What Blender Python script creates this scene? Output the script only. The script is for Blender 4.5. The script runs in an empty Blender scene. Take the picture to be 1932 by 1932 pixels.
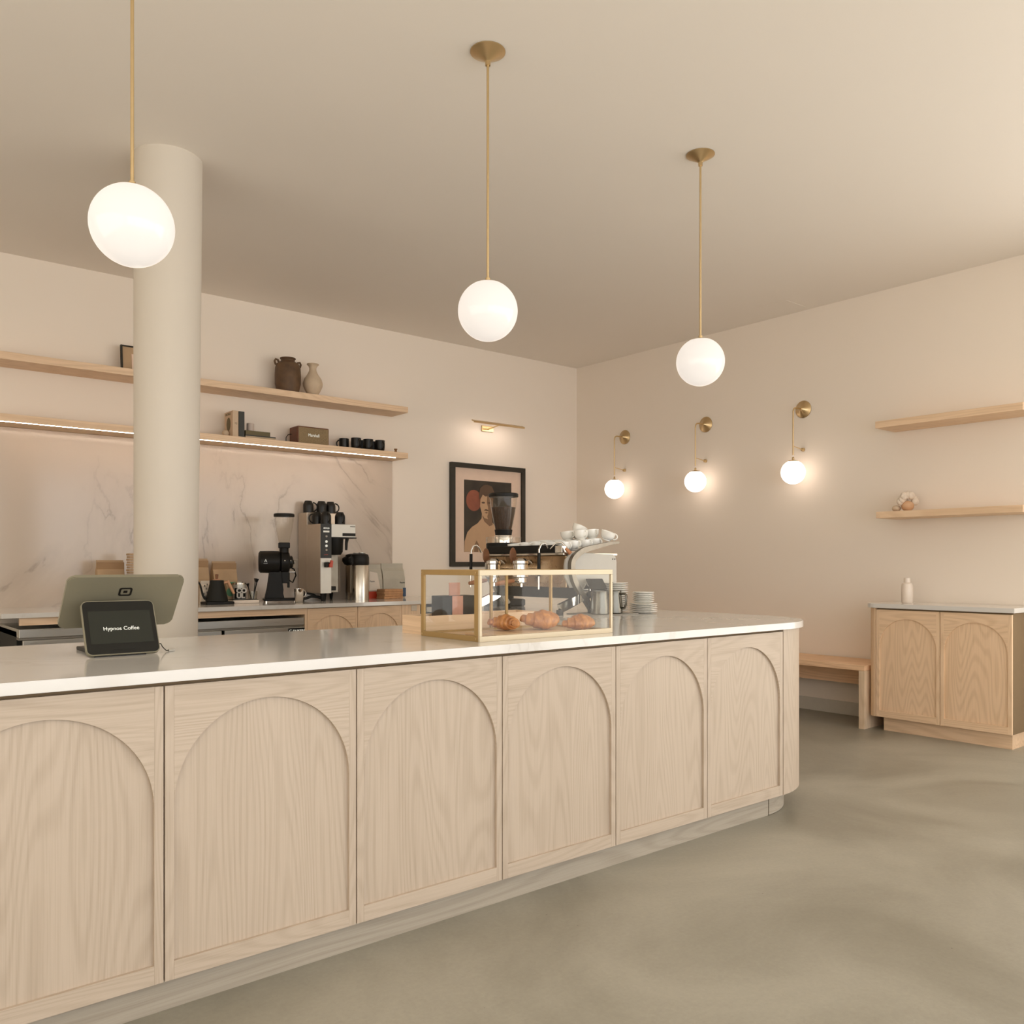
import bpy, bmesh, math, random
from mathutils import Vector, Matrix
random.seed(7)
PI = math.pi
sc = bpy.context.scene
C = bpy.context.scene.collection

# ------------------------------------------------------------------ camera
cam_d = bpy.data.cameras.new('camera'); cam = bpy.data.objects.new('camera', cam_d); C.objects.link(cam)
cam.location = (0, 0, 1.22); cam.rotation_euler = (PI/2, 0, math.radians(-39.525))
cam_d.sensor_width = 36; cam_d.lens = 1608/1932*36; cam_d.shift_y = 99/1932
cam_d.clip_start = .05
sc.camera = cam
# ------------------------------------------------------------------ world, daylight, exposure
w = bpy.data.worlds.new('world'); sc.world = w; w.use_nodes = True
bgn = w.node_tree.nodes['Background']; bgn.inputs[0].default_value = (.95, .97, 1.0, 1); bgn.inputs[1].default_value = 2.8
def area(name, loc, rot, sx, sy, power, col):
    l = bpy.data.lights.new(name, 'AREA'); l.shape = 'RECTANGLE'; l.size = sx; l.size_y = sy; l.energy = power; l.color = col
    o = bpy.data.objects.new(name, l); C.objects.link(o); o.location = loc; o.rotation_euler = rot; return o
# daylight through the shop front behind the camera, and an assumed, unseen window on the right
area('daylight_front', (3.0, -2.85, 1.55), (PI/2, 0, 0), 6.4, 2.7, 8, (.96, .97, .97))
area('daylight_right', (6.45, -.6, 1.6), (PI/2, 0, PI/2), 4.2, 2.6, 86, (1.0, .96, .90))
area('daylight_left', (-2.4, 1.5, 1.7), (PI/2, 0, -PI/2), 6, 2.6, 70, (1.0, .94, .84))  # fill light added to brighten the room from the left, no window there
sun = bpy.data.lights.new('sun', 'SUN'); sun.energy = 7; sun.angle = .02; sun.color = (1, .97, .92)
so_ = bpy.data.objects.new('sun', sun); C.objects.link(so_); so_.rotation_euler = Vector((-.12, .55, -.83)).to_track_quat('-Z', 'Y').to_euler()
sc.view_settings.view_transform = 'Standard'; sc.view_settings.look = 'None'
sc.view_settings.exposure = 0.06; sc.view_settings.gamma = 1.0; sc.view_settings.use_curve_mapping = False
sc.cycles.use_denoising = True
sc.cycles.max_bounces = 10; sc.cycles.diffuse_bounces = 5; sc.cycles.glossy_bounces = 5
sc.cycles.transparent_max_bounces = 24; sc.cycles.transmission_bounces = 8
sc.cycles.caustics_reflective = False; sc.cycles.caustics_refractive = False
sc.cycles.sample_clamp_indirect = 6

# ------------------------------------------------------------------ materials
M = {}
def newmat(name):
    m = bpy.data.materials.new(name); m.use_nodes = True; M[name] = m
    return m, m.node_tree.nodes, m.node_tree.links, m.node_tree.nodes['Principled BSDF']
def mat(name, col, rough=.5, metal=0, noise=0, nscale=20, bump=0, coat=0, spec=.5, emit=None, estr=0):
    m, n, l, p = newmat(name)
    p.inputs['Roughness'].default_value = rough; p.inputs['Metallic'].default_value = metal
    p.inputs['Base Color'].default_value = (*col, 1); p.inputs['Specular IOR Level'].default_value = spec
    if coat: p.inputs['Coat Weight'].default_value = coat
    if emit: p.inputs['Emission Color'].default_value = (*emit, 1); p.inputs['Emission Strength'].default_value = estr
    tc = n.new('ShaderNodeTexCoord'); nz = n.new('ShaderNodeTexNoise'); nz.inputs['Scale'].default_value = nscale
    nz.inputs['Detail'].default_value = 4; l.new(tc.outputs['Object'], nz.inputs['Vector'])
    cr = n.new('ShaderNodeValToRGB'); k = noise or .02
    cr.color_ramp.elements[0].position = .3; cr.color_ramp.elements[1].position = .7
    cr.color_ramp.elements[0].color = (*[c*(1-k) for c in col], 1); cr.color_ramp.elements[1].color = (*[min(1, c*(1+k)) for c in col], 1)
    l.new(nz.outputs['Fac'], cr.inputs[0]); l.new(cr.outputs[0], p.inputs['Base Color'])
    if bump:
        b = n.new('ShaderNodeBump'); b.inputs['Strength'].default_value = bump; b.inputs['Distance'].default_value = .002
        l.new(nz.outputs['Fac'], b.inputs['Height']); l.new(b.outputs[0], p.inputs['Normal'])
    return m
def wood(name, light, dark, axis, rough=.5, freq=1.0, amt=.62):
    """plain-sawn ash: growth rings drawn out along one axis"""
    m, n, l, p = newmat(name)
    tc = n.new('ShaderNodeTexCoord'); oi = n.new('ShaderNodeObjectInfo')
    off = n.new('ShaderNodeVectorMath'); off.operation = 'MULTIPLY'; off.inputs[1].default_value = (7.3, 7.3, 7.3)
    cmb = n.new('ShaderNodeCombineXYZ')
    for i in range(3): l.new(oi.outputs['Random'], cmb.inputs[i])
    l.new(cmb.outputs[0], off.inputs[0])
    add = n.new('ShaderNodeVectorMath'); add.operation = 'ADD'
    l.new(tc.outputs['Object'], add.inputs[0]); l.new(off.outputs[0], add.inputs[1])
    def scaled(al, cr_):
        s = n.new('ShaderNodeVectorMath'); s.operation = 'MULTIPLY'
        s.inputs[1].default_value = [al if 'XYZ'[i] == axis else cr_ for i in range(3)]
        l.new(add.outputs[0], s.inputs[0]); return s.outputs[0]
    big = n.new('ShaderNodeTexNoise'); big.inputs['Scale'].default_value = 1; big.inputs['Detail'].default_value = 1.3
    big.inputs['Roughness'].default_value = .45
    l.new(scaled(.5, 4.6), big.inputs['Vector'])
    mu = n.new('ShaderNodeMath'); mu.operation = 'MULTIPLY'; mu.inputs[1].default_value = 210*freq; l.new(big.outputs['Fac'], mu.inputs[0])
    sn = n.new('ShaderNodeMath'); sn.operation = 'SINE'; l.new(mu.outputs[0], sn.inputs[0])
    fine = n.new('ShaderNodeTexNoise'); fine.inputs['Scale'].default_value = 1; fine.inputs['Detail'].default_value = 5
    l.new(scaled(4, 240), fine.inputs['Vector'])
    tone = n.new('ShaderNodeTexNoise'); tone.inputs['Scale'].default_value = 1; tone.inputs['Detail'].default_value = 2
    l.new(scaled(.7, 7), tone.inputs['Vector'])
    # ring strength
    mr = n.new('ShaderNodeMapRange'); mr.inputs['From Min'].default_value = -.3; mr.inputs['From Max'].default_value = 1; mr.inputs['To Max'].default_value = amt*.62
    l.new(sn.outputs[0], mr.inputs['Value'])
    mf = n.new('ShaderNodeMapRange'); mf.inputs['From Min'].default_value = .45; mf.inputs['From Max'].default_value = .8; mf.inputs['To Max'].default_value = amt*.9
    l.new(fine.outputs['Fac'], mf.inputs['Value'])
    mt = n.new('ShaderNodeMapRange'); mt.inputs['From Min'].default_value = .35; mt.inputs['From Max'].default_value = .75; mt.inputs['To Max'].default_value = amt*.45
    l.new(tone.outputs['Fac'], mt.inputs['Value'])
    a1 = n.new('ShaderNodeMath'); a1.operation = 'ADD'; l.new(mr.outputs[0], a1.inputs[0]); l.new(mf.outputs[0], a1.inputs[1])
    a2 = n.new('ShaderNodeMath'); a2.operation = 'ADD'; a2.use_clamp = True; l.new(a1.outputs[0], a2.inputs[0]); l.new(mt.outputs[0], a2.inputs[1])
    mx = n.new('ShaderNodeMix'); mx.data_type = 'RGBA'
    mx.inputs['A'].default_value = (*light, 1); mx.inputs['B'].default_value = (*dark, 1)
    l.new(a2.outputs[0], mx.inputs['Factor']); l.new(mx.outputs['Result'], p.inputs['Base Color'])
    p.inputs['Roughness'].default_value = rough
    b = n.new('ShaderNodeBump'); b.inputs['Strength'].default_value = .12; b.inputs['Distance'].default_value = .001; b.invert = True
    l.new(a2.outputs[0], b.inputs['Height']); l.new(b.outputs[0], p.inputs['Normal'])
    return m
def plaster(name, col, rough=.85):
    m, n, l, p = newmat(name)
    tc = n.new('ShaderNodeTexCoord'); nz = n.new('ShaderNodeTexNoise'); nz.inputs['Scale'].default_value = .9; nz.inputs['Detail'].default_value = 3
    l.new(tc.outputs['Object'], nz.inputs['Vector'])
    mx = n.new('ShaderNodeMix'); mx.data_type = 'RGBA'; mx.inputs['A'].default_value = (*[c*.985 for c in col], 1); mx.inputs['B'].default_value = (*[min(1, c*1.015) for c in col], 1)
    l.new(nz.outputs['Fac'], mx.inputs['Factor']); l.new(mx.outputs['Result'], p.inputs['Base Color'])
    p.inputs['Roughness'].default_value = rough; p.inputs['Specular IOR Level'].default_value = .25
    n2 = n.new('ShaderNodeTexNoise'); n2.inputs['Scale'].default_value = 160; l.new(tc.outputs['Object'], n2.inputs['Vector'])
    b = n.new('ShaderNodeBump'); b.inputs['Strength'].default_value = .06; b.inputs['Distance'].default_value = .002
    l.new(n2.outputs['Fac'], b.inputs['Height']); l.new(b.outputs[0], p.inputs['Normal'])
    return m
def marble(name, col, vein, amt, rough, vs=1.0):
    m, n, l, p = newmat(name)
    tc = n.new('ShaderNodeTexCoord')
    mp = n.new('ShaderNodeMapping'); mp.inputs['Rotation'].default_value = (.35, .75, .3); mp.inputs['Scale'].default_value = (vs, vs, vs*.5)
    l.new(tc.outputs['Object'], mp.inputs['Vector'])
    nz = n.new('ShaderNodeTexNoise'); nz.inputs['Scale'].default_value = 1.25; nz.inputs['Detail'].default_value = 7; nz.inputs['Roughness'].default_value = .55; nz.inputs['Distortion'].default_value = .7
    l.new(mp.outputs[0], nz.inputs['Vector'])
    s = n.new('ShaderNodeMath'); s.operation = 'SUBTRACT'; s.inputs[1].default_value = .5; l.new(nz.outputs['Fac'], s.inputs[0])
    ab = n.new('ShaderNodeMath'); ab.operation = 'ABSOLUTE'; l.new(s.outputs[0], ab.inputs[0])
    r = n.new('ShaderNodeMapRange'); r.inputs['From Min'].default_value = 0; r.inputs['From Max'].default_value = .014; r.inputs['To Min'].default_value = 1; r.inputs['To Max'].default_value = 0
    l.new(ab.outputs[0], r.inputs['Value'])
    r2 = n.new('ShaderNodeMapRange'); r2.inputs['From Min'].default_value = .0; r2.inputs['From Max'].default_value = .05; r2.inputs['To Min'].default_value = .35; r2.inputs['To Max'].default_value = 0
    l.new(ab.outputs[0], r2.inputs['Value'])
    ad = n.new('ShaderNodeMath'); ad.operation = 'MAXIMUM'; l.new(r.outputs[0], ad.inputs[0]); l.new(r2.outputs[0], ad.inputs[1])
    n2 = n.new('ShaderNodeTexNoise'); n2.inputs['Scale'].default_value = 1.6; l.new(tc.outputs['Object'], n2.inputs['Vector'])
    r3 = n.new('ShaderNodeMapRange'); r3.inputs['From Min'].default_value = .42; r3.inputs['From Max'].default_value = .6; l.new(n2.outputs['Fac'], r3.inputs['Value'])
    mu = n.new('ShaderNodeMath'); mu.operation = 'MULTIPLY'; l.new(ad.outputs[0], mu.inputs[0]); l.new(r3.outputs[0], mu.inputs[1])
    m2 = n.new('ShaderNodeMath'); m2.operation = 'MULTIPLY'; m2.inputs[1].default_value = amt; l.new(mu.outputs[0], m2.inputs[0])
    mx = n.new('ShaderNodeMix'); mx.data_type = 'RGBA'; mx.inputs['A'].default_value = (*col, 1); mx.inputs['B'].default_value = (*vein, 1)
    l.new(m2.outputs[0], mx.inputs['Factor']); l.new(mx.outputs['Result'], p.inputs['Base Color'])
    p.inputs['Roughness'].default_value = rough
    return m
def concrete(name):
    m, n, l, p = newmat(name)
    tc = n.new('ShaderNodeTexCoord')
    a = n.new('ShaderNodeTexNoise'); a.inputs['Scale'].default_value = 1.1; a.inputs['Detail'].default_value = 8; a.inputs['Roughness'].default_value = .6; a.inputs['Distortion'].default_value = .6
    b = n.new('ShaderNodeTexNoise'); b.inputs['Scale'].default_value = 60; b.inputs['Detail'].default_value = 6; b.inputs['Roughness'].default_value = .7
    v = n.new('ShaderNodeTexVoronoi'); v.inputs['Scale'].default_value = 9
    for q in (a, b, v): l.new(tc.outputs['Object'], q.inputs['Vector'])
    cr = n.new('ShaderNodeValToRGB'); e = cr.color_ramp.elements
    e[0].position = .36; e[0].color = (.285, .265, .21, 1); e[1].position = .64; e[1].color = (.41, .385, .315, 1)
    l.new(a.outputs['Fac'], cr.inputs[0])
    mx = n.new('ShaderNodeMix'); mx.data_type = 'RGBA'; mx.blend_type = 'MULTIPLY'; mx.inputs['Factor'].default_value = .35
    c2 = n.new('ShaderNodeValToRGB'); c2.color_ramp.elements[0].position = .25; c2.color_ramp.elements[0].color = (.6, .6, .6, 1); c2.color_ramp.elements[1].position = .75
    l.new(b.outputs['Fac'], c2.inputs[0]); l.new(cr.outputs[0], mx.inputs['A']); l.new(c2.outputs[0], mx.inputs['B'])
    # sparse dark pits
    pit = n.new('ShaderNodeMapRange'); pit.inputs['From Min'].default_value = .012; pit.inputs['From Max'].default_value = .03; pit.inputs['To Min'].default_value = .45; pit.inputs['To Max'].default_value = 1
    l.new(v.outputs['Distance'], pit.inputs['Value'])
    m3 = n.new('ShaderNodeMix'); m3.data_type = 'RGBA'; m3.blend_type = 'MULTIPLY'; m3.inputs['Factor'].default_value = 1
    l.new(mx.outputs['Result'], m3.inputs['A']); l.new(pit.outputs[0], m3.inputs['B'])
    l.new(m3.outputs['Result'], p.inputs['Base Color'])
    rr = n.new('ShaderNodeMapRange'); rr.inputs['To Min'].default_value = .3; rr.inputs['To Max'].default_value = .5; l.new(a.outputs['Fac'], rr.inputs['Value'])
    l.new(rr.outputs[0], p.inputs['Roughness']); p.inputs['Specular IOR Level'].default_value = .4
    return m
def glass(name, tint=(1, 1, 1), refl=1.0, rough=0.0):
    m, n, l, p = newmat(name); n.remove(p); out = n['Material Output']
    tr = n.new('ShaderNodeBsdfTransparent'); tr.inputs[0].default_value = (*tint, 1)
    gl = n.new('ShaderNodeBsdfGlossy'); gl.inputs['Roughness'].default_value = rough
    lw = n.new('ShaderNodeLayerWeight'); pw = n.new('ShaderNodeMath'); pw.operation = 'POWER'; pw.inputs[1].default_value = 4
    l.new(lw.outputs['Facing'], pw.inputs[0])
    mu = n.new('ShaderNodeMath'); mu.operation = 'MULTIPLY_ADD'; mu.inputs[1].default_value = .8*refl; mu.inputs[2].default_value = .035*refl; mu.use_clamp = True
    mx = n.new('ShaderNodeMixShader'); l.new(pw.outputs[0], mu.inputs[0]); l.new(mu.outputs[0], mx.inputs[0])
    l.new(tr.outputs[0], mx.inputs[1]); l.new(gl.outputs[0], mx.inputs[2]); l.new(mx.outputs[0], out.inputs['Surface'])
    return m
def metal(name, col, rough, aniso=0, streak=None):
    m, n, l, p = newmat(name)
    p.inputs['Metallic'].default_value = 1; p.inputs['Roughness'].default_value = rough; p.inputs['Base Color'].default_value = (*col, 1)
    tc = n.new('ShaderNodeTexCoord'); nz = n.new('ShaderNodeTexNoise'); nz.inputs['Scale'].default_value = 1
    mp = n.new('ShaderNodeMapping'); mp.inputs['Scale'].default_value = streak or (30, 30, 30); l.new(tc.outputs['Object'], mp.inputs[0]); l.new(mp.outputs[0], nz.inputs['Vector'])
    rr = n.new('ShaderNodeMapRange'); rr.inputs['To Min'].default_value = rough*.75; rr.inputs['To Max'].default_value = rough*1.3; l.new(nz.outputs['Fac'], rr.inputs['Value']); l.new(rr.outputs[0], p.inputs['Roughness'])
    if aniso: p.inputs['Anisotropic'].default_value = aniso
    return m

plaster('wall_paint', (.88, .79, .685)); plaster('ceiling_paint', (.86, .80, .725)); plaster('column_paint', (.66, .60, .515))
mat('baseboard_paint', (.62, .58, .50), .5)
concrete('concrete')
ASH = ((.53, .437, .345), (.415, .332, .25)); OAK = ((.86, .63, .425), (.66, .455, .275))
wood('ash_z', *ASH, 'Z'); wood('ash_x', *ASH, 'X'); wood('ash_y', *ASH, 'Y')
wood('kick_x', (.42, .37, .30), (.31, .265, .205), 'X', freq=.6)
wood('oak_z', *OAK, 'Z'); wood('oak_x', *OAK, 'X', freq=.7); wood('oak_y', *OAK, 'Y', freq=.7)
wood('bench_z', (.80, .62, .44), (.60, .44, .29), 'Z'); wood('bench_y', (.92, .63, .40), (.68, .42, .24), 'Y', freq=.5)
mat('reveal', (.22, .15, .08), .8)
marble('quartz', (.71, .69, .655), (.53, .50, .46), .45, .10, 1.4); marble('splash_marble', (.60, .51, .42), (.38, .31, .25), .8, .16, .8)
metal('brass', (.68, .52, .29), .34); metal('brass_brushed', (.64, .48, .27), .32, .6)
mat('case_brass', (.62, .53, .38), .45, .3); mat('case_brass_side', (.40, .26, .10), .5, .3)  # same brass twice: the second has the shade of the sides in its colour
metal('chrome', (.80, .78, .74), .08); metal('steel', (.62, .58, .51), .24, streak=(3, 3, 3)); metal('steel_dark', (.26, .235, .195), .42); metal('jug_steel', (.17, .16, .135), .24)
metal('steel_fridge', (.55, .54, .49), .3, streak=(2, 2, 90)); metal('bronze', (.36, .25, .15), .28)
mat('brew_steel', (.56, .47, .37), .36, .6); mat('brew_front', (.66, .64, .58), .4, .2)
mat('black', (.011, .010, .008), .45, spec=.22); mat('black_matte', (.012, .012, .009), .6, spec=.3); mat('black_gloss', (.011, .011, .008), .35, spec=.3)
mat('mug_black', (.012, .011, .009), .35, spec=.35); mat('rubber', (.015, .015, .013), .7)
mat('screen', (.022, .024, .018), .25, spec=.3); mat('bezel', (.010, .010, .008), .3, spec=.3); mat('register_grey', (.26, .24, .17), .42, .35)
mat('white_ceramic', (.90, .885, .83), .16, coat=.3); mat('panel_white', (.48, .455, .40), .35)
mat('white_text', (.75, .76, .70), .5, emit=(.75, .76, .70), estr=.35); mat('paper_white', (.74, .66, .56), .7)
mat('kraft', (.46, .315, .185), .8, noise=.12, nscale=6, bump=.4); mat('kraft_dark', (.34, .21, .11), .8, noise=.1, nscale=8)
mat('napkin', (.50, .27, .13), .8, noise=.15, nscale=30); mat('bag_grey', (.46, .43, .35), .6, noise=.08, nscale=9, bump=.6)
mat('green_label', (.10, .27, .13), .5); mat('red', (.55, .055, .02), .4); mat('blue', (.03, .07, .14), .5); mat('peach_wood', (.63, .34, .19), .45)
mat('walnut', (.21, .09, .04), .35, noise=.2, nscale=25); mat('handle_wood', (.42, .17, .07), .35, noise=.15, nscale=30)
mat('tin', (.55, .55, .50), .35, .5); mat('grey_mat', (.33, .31, .27), .7)
mat('clay_brown', (.115, .062, .028), .62, noise=.35, nscale=14, bump=.6); mat('clay_cream', (.60, .47, .33), .7, noise=.06, nscale=20, bump=.3)
mat('book_cream', (.60, .45, .31), .7); mat('book_black', (.028, .028, .02), .5); mat('book_olive', (.13, .10, .04), .6); mat('book_spine', (.50, .38, .25), .7)
mat('candle', (.55, .45, .38), .4); mat('speaker_leather', (.15, .052, .022), .5, noise=.15, nscale=60, bump=.3); mat('speaker_cloth', (.26, .185, .095), .8, noise=.25, nscale=220, bump=.6)
mat('frame_black', (.020, .017, .010), .4); mat('mat_board', (.76, .58, .46), .7)
mat('print_dark', (.030, .022, .013), .45, noise=.5, nscale=6); mat('balloon', (.25, .070, .035), .4, noise=.25, nscale=9); mat('skin', (.52, .33, .19), .5); mat('skin_shade', (.22, .125, .065), .5); mat('hair', (.11, .062, .034), .6)
mat('coral_white', (.68, .58, .47), .6, noise=.08, nscale=40, bump=.6); mat('peach_deco', (.60, .36, .20), .6); mat('bottle_white', (.80, .70, .60), .35)
mat('steamcup', (.35, .33, .30), .3, .6); mat('beans', (.045, .022, .010), .45, noise=.6, nscale=160, bump=.9)
mat('board', (.62, .43, .26), .55, noise=.08, nscale=18); mat('pink_card', (.55, .27, .19), .6, noise=.12, nscale=40); mat('grey_box', (.016, .014, .010), .5, spec=.25)
mat('outlet', (.60, .52, .42), .45); mat('cork', (.30, .15, .06), .7, noise=.3, nscale=60)
glass('case_glass', (.99, .992, .985), .5); glass('hopper_glass', (.965, .955, .93), .9, .02); glass('tumbler', (.93, .93, .90), 1.3)
# lamps
def emitter(name, col, s):
    m, n, l, p = newmat(name); p.inputs['Base Color'].default_value = (.35, .34, .32, 1); p.inputs['Roughness'].default_value = .12
    p.inputs['Emission Color'].default_value = (*col, 1); p.inputs['Emission Strength'].default_value = s; return m
emitter('opal_pendant', (1.0, .91, .83), .66); emitter('opal_sconce', (1.0, .82, .70), 2.7); emitter('led', (1.0, .78, .60), 34)
emitter('picture_led', (1.0, .82, .70), 15)
def croissant_mat():
    m, n, l, p = newmat('pastry')
    tc = n.new('ShaderNodeTexCoord'); nz = n.new('ShaderNodeTexNoise'); nz.inputs['Scale'].default_value = 22; nz.inputs['Detail'].default_value = 5; nz.inputs['Distortion'].default_value = 1.2
    l.new(tc.outputs['Object'], nz.inputs['Vector'])
    cr = n.new('ShaderNodeValToRGB'); e = cr.color_ramp.elements; e[0].position = .32; e[0].color = (.30, .10, .022, 1); e[1].position = .66; e[1].color = (.58, .25, .065, 1)
    l.new(nz.outputs['Fac'], cr.inputs[0]); l.new(cr.outputs[0], p.inputs['Base Color']); p.inputs['Roughness'].default_value = .42
    b = n.new('ShaderNodeBump'); b.inputs['Strength'].default_value = .45; b.inputs['Distance'].default_value = .003; l.new(nz.outputs['Fac'], b.inputs['Height']); l.new(b.outputs[0], p.inputs['Normal'])
croissant_mat()

q_ = M['quartz'].node_tree.nodes['Principled BSDF']; q_.inputs['IOR'].default_value = 1.62

# ------------------------------------------------------------------ mesh helpers
class MB:
    def __init__(s): s.bm = bmesh.new(); s.smooth = False
    def box(s, x0, x1, y0, y1, z0, z1, bev=0, seg=2):
        r = bmesh.ops.create_cube(s.bm, size=1)['verts']
        for v in r: v.co = Vector(((x0+x1)/2+v.co.x*(x1-x0), (y0+y1)/2+v.co.y*(y1-y0), (z0+z1)/2+v.co.z*(z1-z0)))
        if bev:
            es = list({e for v in r for e in v.link_edges})
            bmesh.ops.bevel(s.bm, geom=es, offset=bev, segments=seg, affect='EDGES', profile=.5)
        return s
    def lathe(s, prof, cx=0, cy=0, cz=0, n=32, M_=None, caps=True):
        """prof: (r, z) from bottom to top"""
        rings = []
        for r, z in prof:
            ring = []
            for i in range(n):
                a = 2*PI*i/n; p = Vector((r*math.cos(a), r*math.sin(a), z))
                if M_: p = M_ @ p
                ring.append(s.bm.verts.new(p+Vector((cx, cy, cz))))
            rings.append(ring)
        for a, b in zip(rings, rings[1:]):
            for i in range(n): s.bm.faces.new((a[i], a[(i+1) % n], b[(i+1) % n], b[i]))
        if caps:
            if prof[0][0] > 1e-5: s.bm.faces.new(rings[0][::-1])
            if prof[-1][0] > 1e-5: s.bm.faces.new(rings[-1])
        s.smooth = True; return s
    def cyl(s, p0, p1, r0, r1=None, n=20):
        r1 = r0 if r1 is None else r1; p0, p1 = Vector(p0), Vector(p1); d = p1-p0
        R = d.to_track_quat('Z', 'Y').to_matrix().to_4x4()
        return s.lathe([(r0, 0), (r1, d.length)], p0.x, p0.y, p0.z, n, R)
    def tube(s, pts, r, n=12, sx=1.0):
        pts = [Vector(p) for p in pts]; rings = []; up = Vector((0, 0, 1)); prev = None
        rr = r if isinstance(r, (list, tuple)) else [r]*len(pts)
        for k, p in enumerate(pts):
            t = (pts[min(k+1, len(pts)-1)]-pts[max(k-1, 0)]).normalized()
            if prev is None:
                a = up if abs(t.z) < .9 else Vector((1, 0, 0)); u = t.cross(a).normalized()
            else: u = (prev-t*prev.dot(t)).normalized()
            prev = u; v = t.cross(u)
            rings.append([s.bm.verts.new(p+rr[k]*(math.cos(2*PI*i/n)*u*sx+math.sin(2*PI*i/n)*v)) for i in range(n)])
        for a, b in zip(rings, rings[1:]):
            for i in range(n): s.bm.faces.new((a[i], a[(i+1) % n], b[(i+1) % n], b[i]))
        s.bm.faces.new(rings[0][::-1]); s.bm.faces.new(rings[-1]); s.smooth = True; return s
    def prism(s, pts, a, b, axis='Z', bev=0):
        """polygon in the plane across axis, extruded from a to b. axis Z: (x,y); Y: (x,z); X: (y,z)"""
        def P(p, h): return {'Z': (p[0], p[1], h), 'Y': (p[0], h, p[1]), 'X': (h, p[0], p[1])}[axis]
        lo = [s.bm.verts.new(P(p, a)) for p in pts]; hi = [s.bm.verts.new(P(p, b)) for p in pts]
        n = len(pts); fs = [s.bm.faces.new(lo), s.bm.faces.new(hi[::-1])]
        for i in range(n): fs.append(s.bm.faces.new((lo[i], hi[i], hi[(i+1) % n], lo[(i+1) % n])))
        if bev: 
            es = list(fs[0].edges)+list(fs[1].edges); bmesh.ops.bevel(s.bm, geom=es, offset=bev, segments=2, affect='EDGES')
        return s
    def ball(s, c, r, sc_=(1, 1, 1), n=24):
        v = bmesh.ops.create_uvsphere(s.bm, u_segments=n, v_segments=n//2+2, radius=r)['verts']
        for q in v: q.co = Vector((c[0]+q.co.x*sc_[0], c[1]+q.co.y*sc_[1], c[2]+q.co.z*sc_[2]))
        s.smooth = True; return s
    def torus(s, c, R, r, M_=None, a0=0, a1=2*PI, n=24, m=10, sz=1.0):
        M_ = M_ or Matrix.Identity(3)
        k = n if abs(a1-a0) < 6.28 else n+1
        pts = [Vector(c)+M_ @ Vector((R*math.cos(a0+(a1-a0)*i/n), R*sz*math.sin(a0+(a1-a0)*i/n), 0)) for i in range(n+1)]
        return s.tube(pts, r, m)
    def xf(s, mtx): bmesh.ops.transform(s.bm, matrix=mtx, verts=s.bm.verts[:]); return s
    def build(s, name, material, parent=None, loc=None, rot=None):
        bmesh.ops.recalc_face_normals(s.bm, faces=s.bm.faces[:])
        me = bpy.data.meshes.new(name); s.bm.to_mesh(me); s.bm.free()
        me.materials.append(M[material])
        if s.smooth:
            me.shade_smooth(); me.set_sharp_from_angle(angle=math.radians(38))
        o = bpy.data.objects.new(name, me); C.objects.link(o)
        if parent: o.parent = parent
        if loc: o.location = loc
        if rot: o.rotation_euler = rot
        return o
def tag(o, label, cat, group=None):
    o['label'] = label; o['category'] = cat
    if group: o['group'] = group
    return o
def thing(name, label, cat, loc=(0, 0, 0), rz=0, group=None):
    o = bpy.data.objects.new(name, None); C.objects.link(o); o.empty_display_size = .05
    o.location = loc; o.rotation_euler = (0, 0, rz); return tag(o, label, cat, group)
def struct(name, mb, m): 
    o = mb.build(name, m); o['kind'] = 'structure'; return o
def dup(root, loc, rz=0, label=None, rot=None):
    r = root.copy(); C.objects.link(r); r.location = loc; r.rotation_euler = rot or (0, 0, rz)
    if label: r['label'] = label
    for ch in list(root.children):
        c = ch.copy(); C.objects.link(c); c.parent = r
        for g in list(ch.children):
            d = g.copy(); C.objects.link(d); d.parent = c
    return r
def text(name, body, size, material, parent, loc, rot, depth=.0006, align='LEFT', squash=1.0, bold=0):
    cu = bpy.data.curves.new(name, 'FONT'); cu.body = body; cu.size = size; cu.extrude = depth; cu.align_x = align; cu.offset = bold
    t = bpy.data.objects.new(name+'_c', cu); C.objects.link(t)
    me = bpy.data.meshes.new_from_object(t.evaluated_get(bpy.context.evaluated_depsgraph_get()))
    C.objects.unlink(t); bpy.data.objects.remove(t)
    me.materials.clear(); me.materials.append(M[material]); me.name = name
    o = bpy.data.objects.new(name, me); C.objects.link(o); o.parent = parent; o.location = loc; o.rotation_euler = rot; o.scale = (squash, 1, 1)
    return o
def arc(cx, cy, a, b, t0, t1, n): return [(cx+a*math.cos(t0+(t1-t0)*i/n), cy+b*math.sin(t0+(t1-t0)*i/n)) for i in range(n+1)]

# ------------------------------------------------------------------ the room
XW, YW, ZC = 6.507, 6.77, 3.372
struct('floor', MB().box(-2.6, XW+.1, -3, YW+.1, -.1, 0), 'concrete')
struct('ceiling', MB().box(-2.6, XW+.1, -3, YW+.1, ZC, ZC+.1), 'ceiling_paint')
struct('wall_back', MB().box(-2.6, XW+.1, YW, YW+.12, 0, ZC), 'wall_paint')
struct('wall_right', MB().box(XW, XW+.12, -3, YW, 0, ZC), 'wall_paint')
struct('wall_left', MB().box(-2.6, -2.5, -3, YW, 0, ZC), 'wall_paint')
wf = MB(); wf.box(-2.6, XW, -3.1, -3, 0, .18); wf.box(-2.6, XW, -3.1, -3, 2.95, ZC)
for x in (-2.6, -.35, 1.9, 4.2, 6.35): wf.box(x, x+.16, -3.1, -3, .18, 2.95)
struct('wall_front', wf, 'wall_paint')
struct('baseboard_right', MB().box(XW-.012, XW, 3.0, YW, 0, .106, .002), 'baseboard_paint')
struct('trim_1', MB().prism([(6.145, 4.251), (6.125, 3.93), (6.46, 3.93), (6.48, 4.251)], ZC-.0015, ZC+.01, 'Z'), 'ceiling_paint')
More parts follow.
